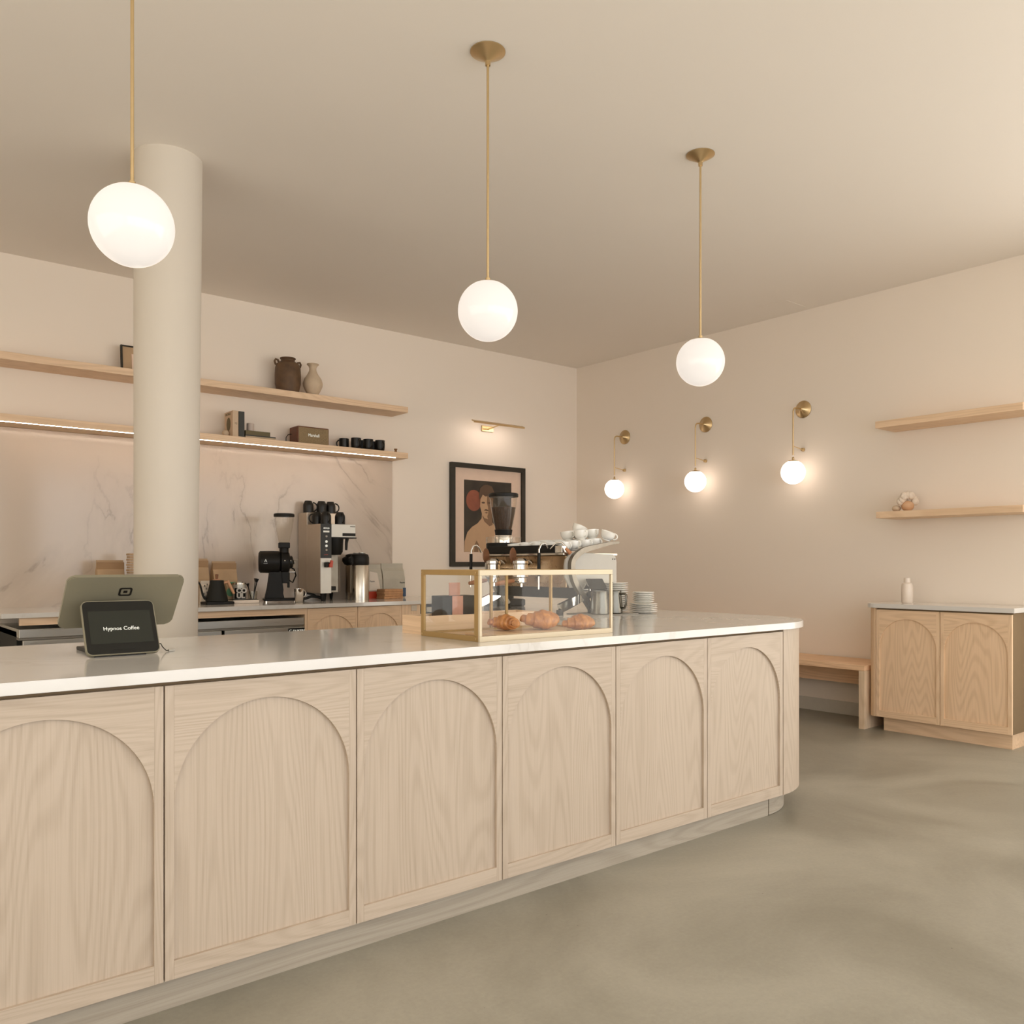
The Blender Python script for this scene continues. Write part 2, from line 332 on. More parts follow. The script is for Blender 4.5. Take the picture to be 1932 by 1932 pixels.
cm_ = MB().lathe([(.154, 0), (.171, ZC)], n=96)
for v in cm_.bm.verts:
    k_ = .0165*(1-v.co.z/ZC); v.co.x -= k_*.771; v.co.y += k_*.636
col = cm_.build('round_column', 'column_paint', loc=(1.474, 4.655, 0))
tag(col, 'thick round white column from floor to ceiling behind the counter', 'column')

# ------------------------------------------------------------------ front counter
SP, AP = .570, .836      # spring line and top of the arches
def arched_cabinet(x0, x1, yf, label, mats, group, depth=.9, ztop=.905, dtop=.894, zb=.10, r_off=0, apex=AP, cut=.026, name='counter_cabinet'):
    W = x1-x0; vz, hx = mats; t = thing(name, label, 'cabinet', (x0, yf, 0), 0, group); st = cut
    MB().box(.0, W, .0215, depth, zb, ztop).build('carcass', 'reveal', t)
    door = MB().box(st-.004, W-st+.004, .0105, .0185, zb+.04, dtop-.01).build('door', vz, t)
    MB().box(.002, st, 0, .02, zb, dtop, .0006, 1).build('stile', vz, door); MB().box(W-st, W-.002, 0, .02, zb, dtop, .0006, 1).build('stile', vz, door)
    R = (W-2*st)/2; sp = apex-R
    pts = [(st, sp)]+[(W/2-R*math.cos(PI*i/40), sp+R*math.sin(PI*i/40)) for i in range(1, 40)]+[(W-st, sp), (W-st, dtop), (st, dtop)]
    MB().prism(pts, 0, .02, 'Y').build('arched_rail', hx, door)
    MB().box(st, W-st, 0, .02, zb, zb+.05, .0005, 1).build('bottom_rail', hx, door)
    return t
CW = .583; XS = [.152, .735, 1.316, 1.899, 2.480, 3.063, 3.650]
labs = ['pale ash cabinet with arched door, below the card display, cut off by the edge',
        'wide pale ash cabinet with arched door, below bare worktop beside the card display',
        'pale ash cabinet with arched door, under the worktop just before the brass pastry case',
        'pale ash cabinet with arched door directly under the brass pastry case',
        'pale ash cabinet with arched door, second from the rounded counter end',
        'pale ash cabinet with narrow-looking arched door next to the rounded counter end']
for i in range(6): arched_cabinet(XS[i], XS[i+1], 2.355, labs[i], ('ash_z', 'ash_x'), 'arched cabinets of the front counter')
tag(MB().box(.152, 3.60, 2.405, 2.43, 0, .0985).build('toe_kick', 'kick_x'), 'long greyish wood plinth under the front counter cabinets', 'plinth')
ca, cb = .43, .38
outer = [(3.653+ca*math.sin(a), 2.355+cb-cb*math.cos(a)) for a in [PI/2*i/28 for i in range(29)]]
inner = [(3.653+(ca-.025)*math.sin(a), 2.355+cb-(cb-.025)*math.cos(a)) for a in [PI/2*i/28 for i in range(28, -1, -1)]]
cv = thing('curved_counter_end', 'rounded pale ash corner panel closing the far end of the counter', 'panel', (0, 0, 0))
m_ = MB().prism(outer+inner, .1, .9055, 'Z'); m_.smooth = True; m_.build('curved_panel', 'ash_z', cv)
kx = 3.603; ka, kb = ca-.045, cb-.04
ko = [(kx+ka*math.sin(a), 2.402+kb-kb*math.cos(a)) for a in [PI/2*i/24 for i in range(25)]]
ki = [(kx+(ka-.02)*math.sin(a), 2.402+kb-(kb-.02)*math.cos(a)) for a in [PI/2*i/24 for i in range(24, -1, -1)]]
m_ = MB().prism(ko+ki, .003, .0995, 'Z'); m_.smooth = True; m_.build('curved_plinth', 'kick_x', cv)
MB().box(4.058, 4.083, 2.736, 4.70, .10, .9055).build('end_panel', 'ash_y', cv)
MB().box(3.963, 3.988, 2.745, 4.68, .003, .0995).build('end_plinth', 'kick_x', cv)
ret = MB().box(3.19, 4.055, 3.36, 4.69, .10, .9055).build('counter_return', 'ash_y'); tag(ret, 'pale wood cabinet block carrying the espresso machine behind the front counter', 'cabinet')
sa, sb = .44, .40
so = [(3.66+sa*math.sin(a), 2.335+sb-sb*math.cos(a)) for a in [PI/2*i/40 for i in range(41)]]
ZT = .937
m_ = MB().prism([(.10, 2.335)]+so+[(4.10, 4.72), (3.16, 4.72), (3.16, 3.385), (.10, 3.385)], .906, ZT, 'Z', .0018)
tag(m_.build('countertop', 'quartz'), 'long glossy white quartz worktop with rounded corner on the front counter', 'countertop')

# ------------------------------------------------------------------ back run
ZB = .92
tag(MB().box(.9, 4.53, 5.95, 6.768, ZB-.03, ZB, .0015).build('back_worktop', 'quartz'), 'white stone worktop along the back wall holding the coffee brewer', 'countertop')
tag(MB().box(.9, 4.141, 6.75, 6.7695, ZB, 2.168).build('marble_backsplash', 'splash_marble'), 'veined marble backsplash between the back worktop and the lower shelf', 'backsplash')
arched_cabinet(2.920, 3.351, 5.98, 'honey oak back cabinet with arched door, beside the steel fridge', ('oak_z', 'oak_x'), 'arched cabinets under the back worktop', depth=.76, ztop=.8895, dtop=.885, apex=.828, cut=.022, name='back_cabinet')
arched_cabinet(3.351, 3.759, 5.98, 'honey oak back cabinet with arched door, below the thermal jugs', ('oak_z', 'oak_x'), 'arched cabinets under the back worktop', depth=.76, ztop=.8895, dtop=.885, apex=.828, cut=.022, name='back_cabinet')
t = thing('plain_cabinet', 'plain honey oak end cabinet with a wall socket, beside the dark gap', 'cabinet', (3.759, 5.98, 0))
MB().box(0, .182, .0, .76, .10, .8895).build('body', 'oak_z', t); MB().box(.09, .145, -.006, -.0003, .835, .882, .003).build('socket', 'outlet', t)
tag(MB().box(4.49, 4.53, 5.98, 6.74, .0, .8895).build('support_panel', 'oak_z'), 'thin oak panel holding up the far end of the back worktop', 'panel')
tag(MB().box(3.97, 4.46, 6.12, 6.7, 0, .84, .01).build('waste_bin', 'black_matte'), 'black bin tucked into the gap under the back worktop', 'bin')  # added black block, stands in for the shade of an open gap
t = thing('undercounter_fridge', 'stainless steel undercounter fridge with black name plate below the grinder', 'fridge', (1.0, 5.98, 0))
MB().box(0, 1.90, .09, .72, .05, .80).build('body', 'black_matte', t)
MB().box(0, 1.895, .004, .72, .764, .818, .002).build('top_panel', 'steel_fridge', t)
MB().box(0, 1.895, .02, .1, .7495, .7635).build('gasket_rail', 'steel_dark', t)
MB().box(.02, 1.262, .0, .03, .10, .748, .003).build('door', 'steel_fridge', t)
dd = MB().box(1.282, 1.898, .0, .03, .10, .748, .003).build('door', 'steel_fridge', t)
MB().box(1.765, 1.895, -.004, -.0003, .700, .742, .001).build('name_plate', 'black', t)
text('name_text', 'DUKERS', .027, 'white_text', t, (1.800, -.0045, .711), (PI/2, 0, 0), bold=.0006)
MB().torus((1.783, -.0052, .721), .010, .0018, Matrix.Rotation(PI/2, 3, 'X'), PI*.25, PI*1.75).build('name_mark', 'white_text', t)
MB().box(0, 1.898, 0, .02, .842, .8895).build('fascia', 'oak_x', t); MB().box(1.899, 1.919, 0, .6, .0, .8895).build('side_filler', 'oak_z', t)

# ------------------------------------------------------------------ shelves on the back wall
sh = MB().box(.9, 4.147, 6.49, 6.769, 2.581, 2.632, .0012).build('floating_shelf', 'oak_x'); tag(sh, 'upper floating oak shelf on the back wall holding two clay vessels', 'shelf', 'floating shelves on the back wall')
t = thing('floating_shelf', 'lower floating oak shelf on the back wall with a glowing light strip beneath', 'shelf', (0, 0, 0), 0, 'floating shelves on the back wall')
MB().box(.9, 4.147, 6.49, 6.769, 2.170, 2.220, .0012).build('shelf_board', 'oak_x', t)
MB().box(.95, 4.02, 6.498, 6.5025, 2.1672, 2.1703).build('light_strip', 'led', t)

def lathed(name, label, cat, prof, m, loc, n=40, group=None):
    o = MB().lathe(prof, n=n).build(name, m, loc=loc); return tag(o, label, cat, group)
# brown jar with two ears
t = thing('clay_jar', 'dark brown clay jar with two small ear handles on the upper shelf', 'jar', (3.062, 6.63, 2.632))
MB().lathe([(.070, 0), (.088, .01), (.104, .08), (.106, .15), (.103, .21), (.093, .245), (.068, .262), (.056, .272), (.056, .282), (.064, .29), (.064, .296), (.052, .296), (.048, .28), (.048, .24)], n=40).build('jar_body', 'clay_brown', t)
for s in (-1, 1):
    MB().tube([(s*.088, 0, .222), (s*.108, 0, .235), (s*.116, 0, .258), (s*.106, 0, .276), (s*.088, 0, .27), (s*.078, 0, .252)], .0085).build('ear_handle', 'clay_brown', t)
lathed('clay_vase', 'cream clay bottle vase with narrow neck on the upper shelf', 'vase',
       [(.046, 0), (.05, .006), (.046, .02), (.062, .045), (.080, .085), (.082, .11), (.072, .145), (.045, .185), (.031, .215), (.029, .235), (.036, .255), (.05, .268), (.05, .274), (.04, .27), (.026, .24)], 'clay_cream', (3.272, 6.60, 2.632))
t = thing('leaning_picture', 'small dark framed picture leaning on the upper shelf behind the column', 'picture', (1.772, 6.66, 2.632))
MB().box(0, .25, 0, .012, 0, .20).build('backing', 'kraft', t)
fr = MB(); 
for b in ((0, .012, -.006, .016, 0, .21), (.238, .25, -.006, .016, 0, .21), (.012, .238, -.006, .016, .20, .21), (.012, .238, -.006, .016, 0, .01)): fr.box(*b)
fr.build('frame', 'frame_black', t); MB().box(.075, .18, -.003, -.0005, .03, .15).build('print', 'mat_board', t); 
for ch in t.children: pass
t.rotation_euler = (math.radians(-6), 0, 0)
# books
def book(label, loc, w_, d_, h_, m, extra=None, rz=0):
    t = thing('book', label, 'book', loc, rz, 'books on the lower shelf')
    MB().box(0, w_, 0, d_, 0, h_, .0015, 1).build('cover', m, t); MB().box(.004, w_-.004, .004, d_+.0008, .004, h_-.0035 if h_ > w_ else h_-.004).build('pages', 'paper_white', t)
    return t
b = book('cream upright book with dark oval picture on its cover, on the lower shelf', (2.553, 6.52, 2.220), .046, .17, .205, 'book_cream')
MB().prism([(.085+.05*math.cos(a)*(.8), .105+.052*math.sin(a)) for a in [2*PI*i/28 for i in range(28)]], -.0012, -.0001, 'X').build('cover_picture', 'book_olive', b)
text('cover_title', 'MEETINGS', .026, 'book_olive', b, (-.0004, .150, .175), (PI/2, 0, -PI/2), squash=.9)
text('spine_title', 'CJ', .02, 'book_olive', b, (.016, -.0006, .10), (PI/2, 0, 0)); 
b = book('tall black upright book beside the cream book on the lower shelf', (2.605, 6.53, 2.220), .047, .17, .205, 'book_black')
b = book('wide dark book lying flat, bottom of the small pile', (2.66, 6.53, 2.220), .25, .17, .026, 'book_spine'); MB().box(-.001, .251, -.001, .17, .018, .0275).build('top_cover', 'book_black', b)
b = book('olive book lying flat, top of the small pile', (2.665, 6.54, 2.2475), .205, .15, .036, 'book_olive')
lathed('pillar_candle', 'short pale candle standing on the flat olive book', 'candle', [(.029, 0), (.029, .063), (.027, .065), (.02, .063), (.004, .062)], 'candle', (2.728, 6.60, 2.2837))
tag(MB().ball((0, 0, .03), .035, (.8, .8, .85)).build('pebble', 'clay_cream', loc=(2.528, 6.60, 2.2205)), 'small cream round object beside the cream book on the shelf', 'ornament')
# speaker
t = thing('speaker', 'brown leather loudspeaker with woven grille on the lower shelf', 'speaker', (3.112, 6.55, 2.220))
MB().box(0, .285, 0, .16, .0, .148, .008).build('cabinet', 'speaker_leather', t)
MB().box(.008, .277, -.003, .004, .008, .138, .001).build('grille', 'speaker_cloth', t)
text('brand_script', 'Marshall', .036, 'white_text', t, (.092, -.0034, .066), (PI/2, 0, 0), squash=.85)
MB().tube([(.0, .12, .09), (-.03, .12, .082), (-.05, .115, .055), (-.052, .11, .025), (-.03, .10, .006), (.002, .11, .004)], .0032).build('power_cord', 'black', t)
# shelf mugs
def mug(label, loc, rz, group, upside=False, h=.104, r=.043):
    t = thing('black_mug', label, 'mug', loc, rz, group)
    if upside: prof = [(r, 0), (r, h*.60), (r*.96, h*.72), (r*.70, h*.95), (r*.66, h), (0, h)]
    else: prof = [(r*.62, 0), (r*.80, .004), (r*.93, .016), (r*.99, .04), (r, h), (r*.94, h), (r*.9, h-.01), (r*.9, .02), (0, .018)]
    MB().lathe(prof, n=32).build('cup', 'mug_black', t)
    z0 = h*.5; MB().torus((r*.9, 0, z0), h*.34, .0055, Matrix.Rotation(PI/2, 3, 'X'), -PI/2, PI/2, 16, 8, 1.0 if not upside else 1.05).build('handle', 'mug_black', t)
    return t
g = 'black mugs on the lower shelf'
mk = mug('black mug at the end of the row nearest the speaker, handle turned to the speaker', (3.600, 6.665, 2.220), PI, g, h=.096, r=.043)
for dx, y, lab, rz in ((.062, 6.565, 'tall black mug of the front row, nearest the speaker', PI*.5), (.180, 6.668, 'black mug half hidden behind the middle of the row', PI*.5), (.180, 6.560, 'middle black mug of the front row', PI*.5), (.298, 6.668, 'black mug half hidden behind the last gap of the row', PI*.5), (.298, 6.560, 'last black mug of the row, nearest the little stopper', PI*.5)):
    dup(mk, (3.600+dx, y, 2.220), -rz if y < 6.6 else rz, lab)
lathed('wooden_stopper', 'small brown wooden stopper standing alone at the shelf end', 'stopper', [(.011, 0), (.011, .026), (.009, .03), (.015, .036), (.015, .044), (0, .046)], 'cork', (4.085, 6.60, 2.220), 16)

# ------------------------------------------------------------------ framed photograph and picture light
t = thing('framed_photograph', 'large black framed portrait photograph with wide pale mount on the back wall', 'picture', (4.795, YW-.001, 1.199))
W_, H_ = .938, 1.016; fw = .046
f_ = MB()
for b in ((0, W_, H_-fw, H_), (0, W_, 0, fw), (0, fw, fw, H_-fw), (W_-fw, W_, fw, H_-fw)): f_.box(b[0], b[1], -.042, 0, b[2], b[3], .001, 1)
f_.build('frame', 'frame_black', t); MB().box(fw, W_-fw, -.018, -.002, fw, H_-fw).build('mount', 'mat_board', t)
pr = MB().box(.165, .765, -.0195, -.018, .145, .855).build('print', 'print_dark', t)
def flat(name, pts, m, k): MB().prism([(p[0]-(.04 if k > 1 else 0), p[1]) for p in pts], -.0195-.0006*k, -.0195-.0006*k+.0004, 'Y').build(name, m, pr)
flat('red_balloon', [(.285+.096*math.cos(a), .655+.105*math.sin(a)) for a in [2*PI*i/30 for i in range(30)]], 'balloon', 1)
flat('bare_shoulders', [(.205, .146), (.21, .25), (.245, .34), (.30, .392), (.37, .43), (.42, .48), (.425, .545), (.53, .545), (.54, .46), (.58, .42), (.66, .38), (.72, .31), (.762, .22), (.762, .146)], 'skin', 2)
flat('arm_shadow', [(.325, .146), (.33, .21), (.355, .26), (.385, .22), (.375, .146)], 'skin_shade', 3)
flat('neck_shadow', [(.43, .50), (.455, .45), (.52, .405), (.56, .42), (.545, .545), (.44, .54)], 'skin_shade', 3)
flat('face', [(.405, .67), (.40, .60), (.425, .52), (.455, .485), (.50, .475), (.54, .50), (.56, .56), (.565, .68), (.52, .73), (.44, .73)], 'skin', 4)
flat('face_shadow', [(.49, .72), (.485, .64), (.50, .60), (.505, .54), (.49, .50), (.50, .476), (.54, .50), (.56, .56), (.565, .68), (.54, .72)], 'skin_shade', 5)
flat('hair', [(.395, .665), (.385, .72), (.40, .78), (.44, .81), (.49, .82), (.55, .805), (.58, .75), (.575, .66), (.56, .70), (.52, .715), (.47, .70), (.43, .72), (.41, .69)], 'hair', 6)
for x in (.44, .52): flat('eye', [(x+.022*math.cos(a), .638+.009*math.sin(a)) for a in [2*PI*i/12 for i in range(12)]], 'hair', 6)
flat('moustache', [(.445, .56), (.47, .575), (.49, .572), (.51, .558), (.49, .556), (.47, .560)], 'hair', 6); flat('mouth', [(.455, .54), (.48, .548), (.505, .54), (.48, .53)], 'skin_shade', 6)
t = thing('picture_light', 'slim brass picture light above the framed photograph', 'lamp', (5.26, YW, 2.58))
MB().box(-.075, .07, -.018, -.0005, -.028, .030, .002).build('wall_mount', 'brass', t)
MB().tube([(.0, -.018, -.004), (.0, -.205, .018)], .006).build('arm', 'brass', t)
barm = MB().box(-.335, .305, -.022, .022, -.005, .005, .001).box(-.335, .305, -.022, -.018, -.012, -.0052).xf(Matrix.Rotation(math.radians(24), 4, 'X')).build('bar', 'brass_brushed', t, loc=(0, -.21, .025))
MB().box(-.31, .28, -.012, .018, -.0075, -.0056).xf(Matrix.Rotation(math.radians(24), 4, 'X')).build('led_strip', 'picture_led', t, loc=(0, -.21, .025))

# ------------------------------------------------------------------ pendants
def opal(r, cut):   # globe with the top cut off under the cap
    p = [(r*math.sin(a), -r*math.cos(a)) for a in [PI*i/40*(cut) for i in range(41)]]
    p[0] = (0.0, -r); return p
def pendant(x, y, label):
    t = thing('globe_pendant', label, 'lamp', (x, y, ZC), 0, 'globe pendants over the front counter')
    zc = 2.283; r = .1255; zz = zc-ZC
    MB().lathe([(.011, -.060), (.0115, -.042), (.018, -.036), (.074, -.004), (.074, -.0005)], n=48).build('canopy', 'brass_brushed', t)
    MB().lathe([(.0055, zz+r*1.05), (.0055, -.05)], n=16).build('rod', 'brass', t)
    MB().lathe([(.060, zz+r*.875), (.056, zz+r*.90), (.030, zz+r*.965), (.012, zz+r*.99), (.010, zz+r*1.01), (.010, zz+r*1.10), (.006, zz+r*1.12)], n=40).build('cap', 'brass', t)
    MB().lathe(opal(r, .845), cz=zz, n=64).build('globe', 'opal_pendant', t)
    return t
p1 = pendant(.783, 2.822, 'opal globe pendant in front of the round column, cut by the picture edge')
dup(p1, (2.197, 2.822, ZC), 0, 'opal globe pendant hanging in the middle, above the pastry case')
dup(p1, (3.611, 2.822, ZC), 0, 'smaller-looking opal globe pendant farthest along the counter, before the wall lamps')
# ------------------------------------------------------------------ wall lamps
def sconce(y, label):
    t = thing('globe_wall_lamp', label, 'lamp', (XW, y, 2.535), 0, 'globe lamps on the wall beside the counter'); a = -.157
    R = Matrix.Rotation(-PI/2, 4, 'Y')
    MB().lathe([(.073, .0005), (.073, .006), (.012, .040), (.009, .046)], n=48, M_=R).build('wall_disc', 'brass_brushed', t)
    pts = [(-.03, 0, 0), (a+.04, 0, 0)]+[(a+.04-.04*math.sin(u), 0, -.04+.04*math.cos(u)) for u in [PI/2*i/8 for i in range(1, 9)]]+[(a, 0, -.40)]
    MB().tube(pts, .0062).build('bent_arm', 'brass', t)
    MB().tube([(a, 0, -.325), (-.012, 0, -.342)], .0036).build('stay', 'brass', t); MB().lathe([(.0, 0.03), (.012, .026), (.016, .012), (.016, .0005)][::-1], M_=R, cz=-.342).build('stay_knob', 'brass', t)
    zz = -.544; r = .100
    MB().lathe([(.046, zz+r*.895), (.038, zz+r*.97), (.014, zz+r*1.03), (.009, zz+r*1.06), (.009, zz+r*1.24), (.006, zz+r*1.28)], cx=a, n=32).build('cap', 'brass', t)
    MB().lathe(opal(r, .86), cx=a, cz=zz, n=48).build('globe', 'opal_sconce', t)
    return t
s1 = sconce(6.052, 'brass wall lamp with opal globe, nearest the room corner')
dup(s1, (XW, 5.021, 2.535), 0, 'brass wall lamp with opal globe, middle of the three'); dup(s1, (XW, 4.002, 2.535), 0, 'brass wall lamp with opal globe, nearest the wall shelves')

# ------------------------------------------------------------------ wall side: bench, side cabinet, shelves
t = thing('bench', 'low oak bench against the wall beyond the counter end', 'bench', (6.025, 3.205, 0))
MB().box(0, .47, 0, 2.2, .43, .469, .0015).build('seat', 'bench_y', t)
MB().box(0, .46, 0, .045, 0, .4295, .0015).build('leg', 'bench_z', t); MB().box(0, .46, 2.155, 2.2, 0, .4295, .0015).build('leg', 'bench_z', t)
MB().box(.30, .325, .046, 2.154, .285, .4295).build('apron', 'bench_y', t)
t = thing('side_cabinet', 'honey oak side cabinet with arched doors and rounded corner by the bench', 'cabinet', (6.05, 3.13, 0), -PI/2)
# local x runs along -Y, local y runs +X
def arched_front(x0, W, t):
    st = .026; door = MB().box(x0+st-.003, x0+W-st+.003, .0105, .0185, .15, .88).build('door', 'oak_z', t)
    MB().box(x0+.002, x0+st, 0, .02, .105, .89).build('stile', 'oak_z', door); MB().box(x0+W-st, x0+W-.002, 0, .02, .105, .89).build('stile', 'oak_z', door)
    R = (W-2*st)/2; sp = .828-R
    MB().prism([(x0+st, sp)]+[(x0+W/2-R*math.cos(PI*i/32), sp+R*math.sin(PI*i/32)) for i in range(1, 32)]+[(x0+W-st, sp), (x0+W-st, .89), (x0+st, .89)], 0, .02, 'Y').build('arched_rail', 'oak_x', door)
    MB().box(x0+st, x0+W-st, 0, .02, .105, .155).build('bottom_rail', 'oak_x', door)
MB().box(.0, .92, .0215, .453, .105, .9).build('carcass', 'reveal', t)
arched_front(0, .46, t); arched_front(.46, .46, t)
c2 = [(0-.062*math.sin(a), .062-.062*math.cos(a)) for a in [PI/2*i/10 for i in range(11)]]
m_ = MB().prism([(-.001, .03)]+[(p[0]-.001, p[1]) for p in c2]+[(-.063, .453), (-.001, .453)], .105, .9, 'Z'); m_.build('rounded_corner', 'oak_z', t)
MB().box(.03, .9, .06, .44, 0, .1045).build('plinth', 'oak_x', t)
MB().prism([(-.072, .03), (-.066, .008), (-.052, -.008), (-.032, -.018), (-.01, -.022), (.94, -.022), (.94, .455), (-.074, .455), (-.074, .05)], .9025, .934, 'Z', .0015).build('top_slab', 'quartz', t)
tag(MB().box(6.20, XW-.001, 2.2, 3.213, 2.246, 2.296, .001).build('wall_shelf', 'oak_y'), 'empty oak wall shelf, upper of the two above the side cabinet', 'shelf', 'oak wall shelves above the side cabinet')
tag(MB().box(6.20, XW-.001, 2.2, 3.207, 1.568, 1.616, .001).build('wall_shelf', 'oak_y'), 'oak wall shelf holding white coral, lower of the two above the side cabinet', 'shelf', 'oak wall shelves above the side cabinet')
t = thing('coral_ornament', 'white fan coral ornament on a peach base on the lower wall shelf', 'ornament', (6.33, 3.03, 1.617), -.4)
cb_ = MB()
for k in range(9):
    a = math.radians(10+160*k/8); L = .085+.012*math.sin(k*2.3); cb_.ball((math.cos(a)*L*.7, (k % 3-1)*.012, .065+math.sin(a)*L*.62), .034, (.9, .55, .9), 14)
cb_.build('coral_fan', 'coral_white', t); MB().ball((0, 0, .04), .055, (.9, .7, .72)).build('coral_base', 'peach_deco', t)
tag(MB().ball((0, 0, .024), .036, (1.1, .8, .66)).build('stone', 'clay_cream', loc=(6.30, 3.10, 1.6165)), 'small cream stone lying before the coral on the wall shelf', 'stone')
lathed('white_bottle', 'white bottle standing on the side cabinet top', 'bottle', [(.036, 0), (.04, .006), (.04, .125), (.034, .145), (.022, .152), (.022, .185), (.016, .187), (0, .187)], 'bottle_white', (6.27, 3.005, .9345))

# ------------------------------------------------------------------ card display and till
t = thing('card_display', 'black customer card display reading Hypnos Coffee at the end of the worktop', 'display', (.755, 2.80, ZT))
MB().box(-.085, .065, .005, .10, 0, .006).build('foot', 'black', t)
R = Matrix.Translation((0, 0, .006)) @ Matrix.Rotation(math.radians(-27), 4, 'X')
def rr(w, h, r, n=8):
    o = []
    for cx, cy, a in ((w/2-r, r, -PI/2), (w/2-r, h-r, 0), (-w/2+r, h-r, PI/2), (-w/2+r, r, PI)):
        o += [(cx+r*math.cos(a+PI/2*i/n), cy+r*math.sin(a+PI/2*i/n)) for i in range(n+1)]
    return o
m_ = MB().prism(rr(.216, .182, .018), 0, .012, 'Y', .001); m_.xf(R); m_.build('shell', 'register_grey', t)
m_ = MB().prism([(p[0], p[1]+.003) for p in rr(.210, .176, .016)], -.0016, -.0001, 'Y'); m_.xf(R); m_.build('bezel', 'bezel', t)
m_ = MB().box(-.092, .092, -.0024, -.0017, .036, .146); m_.xf(R); m_.build('screen', 'screen', t)
m_ = MB().box(-.035, .035, -.0026, -.0017, .016, .0195); m_.xf(R); m_.build('card_slot', 'black_matte', t)
tx = text('shop_name', 'Hypnos Coffee', .0175, 'white_text', t, (0, 0, 0), (0, 0, 0), .0001, 'CENTER')
tx.matrix_local = R @ Matrix.Translation((.0, -.0027, .080)) @ Matrix.Rotation(PI/2, 4, 'X')
MB().tube([(.103, .03, .03), (.118, .03, .028), (.125, .04, .018), (.14, .05, .004), (.15, .055, .003)], .0015, 8).build('cable', 'black', t)
MB().box(.148, .168, .045, .06, .0005, .007, .001).build('cable_plug', 'panel_white', t)
t = thing('till_screen', 'large grey till screen seen from behind with square emblem', 'till', (.785, 2.985, ZT))
MB().box(-.10, .10, -.03, .12, 0, .012, .003).build('foot', 'black', t)
MB().box(-.03, .03, .0, .05, .012, .14, .004).build('stand', 'register_grey', t)
R = Matrix.Translation((0, .03, .082)) @ Matrix.Rotation(math.radians(42), 4, 'X')
m_ = MB().prism(rr(.352, .222, .022), -.006, .006, 'Y', .0025); m_.xf(R); m_.build('screen_back', 'register_grey', t)
def ring(w, h, th, r):
    q = MB(); o = rr(w, h, r); i_ = [(p[0]*(w-2*th)/w, th+(p[1])*(h-2*th)/h) for p in rr(w, h, r*.8)]
    vo = [[q.bm.verts.new((p[0], y, p[1])) for p in L] for L in (o, i_) for y in (0,)]
    n = len(o)
    for k in range(n): q.bm.faces.new((vo[0][k], vo[0][(k+1) % n], vo[1][(k+1) % n], vo[1][k]))
    g_ = bmesh.ops.extrude_face_region(q.bm, geom=q.bm.faces[:]); 
    for v in [e for e in g_['geom'] if isinstance(e, bmesh.types.BMVert)]: v.co.y -= .0008
    return q
q = ring(.040, .036, .006, .008); q.xf(R @ Matrix.Translation((.0, -.0062, .140))); q.build('emblem', 'black', t)
q = MB().box(-.006, .006, -.0008, 0, .013, .023); q.xf(R @ Matrix.Translation((0, -.0062, .140))); q.build('emblem_dot', 'black', t)

# ------------------------------------------------------------------ pastry case
t = thing('pastry_case', 'glass pastry display case with brass frame on the worktop', 'display case', (1.88, 2.463, ZT))
CL, CD, CH, fb = .694, .385, .2625, .014
def frame_part(name, parts, m):
    q = MB()
    for b in parts: q.box(*b, .0008, 1)
    q.build(name, m, t)
frame_part('front_frame', [(0, CL, 0, .010, CH-.020, CH), (0, CL, 0, .010, 0, .020), (0, .011, 0, .010, .020, CH-.020), (CL-.011, CL, 0, .010, .020, CH-.020)], 'case_brass')
frame_part('side_frame', [(0, .011, .0102, CD, CH-.020, CH), (0, .011, .0102, CD, 0, .020), (0, .010, .0102, .034, .020, CH-.020), (0, .010, CD-.020, CD, .020, CH-.020)], 'case_brass_side')
frame_part('side_frame', [(CL-.011, CL, .0102, CD, CH-.016, CH), (CL-.011, CL, .0102, CD, 0, .016), (CL-.010, CL, CD-.014, CD, .016, CH-.016)], 'case_brass_side')
frame_part('rear_frame', [(.0115, CL-.0115, CD-.010, CD, CH-.016, CH), (.0115, CL-.0115, CD-.010, CD, 0, .016), (.345, .357, CD-.010, CD, .016, CH-.016), (.43, .442, CD-.008, CD, .016, CH-.016)], 'case_brass_side')
MB().box(.011, CL-.011, .011, CD-.011, .001, .008).build('floor_panel', 'board', t)
MB().box(.011, CL-.011, .003, .006, .020, CH-.020).build('front_glass', 'case_glass', t)
MB().box(.003, .006, .034, CD-.020, .020, CH-.020).build('side_glass', 'case_glass', t); MB().box(CL-.006, CL-.003, .011, CD-.014, .016, CH-.016).build('side_glass', 'case_glass', t)
MB().box(.011, CL-.011, .0115, CD-.011, CH-.006, CH-.003).build('top_glass', 'case_glass', t)
MB().box(.012, .43, CD-.006, CD-.004, .016, CH-.016).build('sliding_glass', 'case_glass', t)
sk = MB()
for y, z in ((.022, .010), (.022, CH-.010), (CD-.010, .010), (CD-.010, CH-.010)): sk.cyl((-.0015, y, z), (.0, y, z), .0035, n=12)
sk.build('screws', 'brass', t)
ZI = ZT+.0085
tag(MB().box(0, .36, 0, .20, 0, .012, .002).build('serving_board', 'board', loc=(1.98, 2.49, ZI)), 'pale wooden board under the two croissants inside the case', 'board')
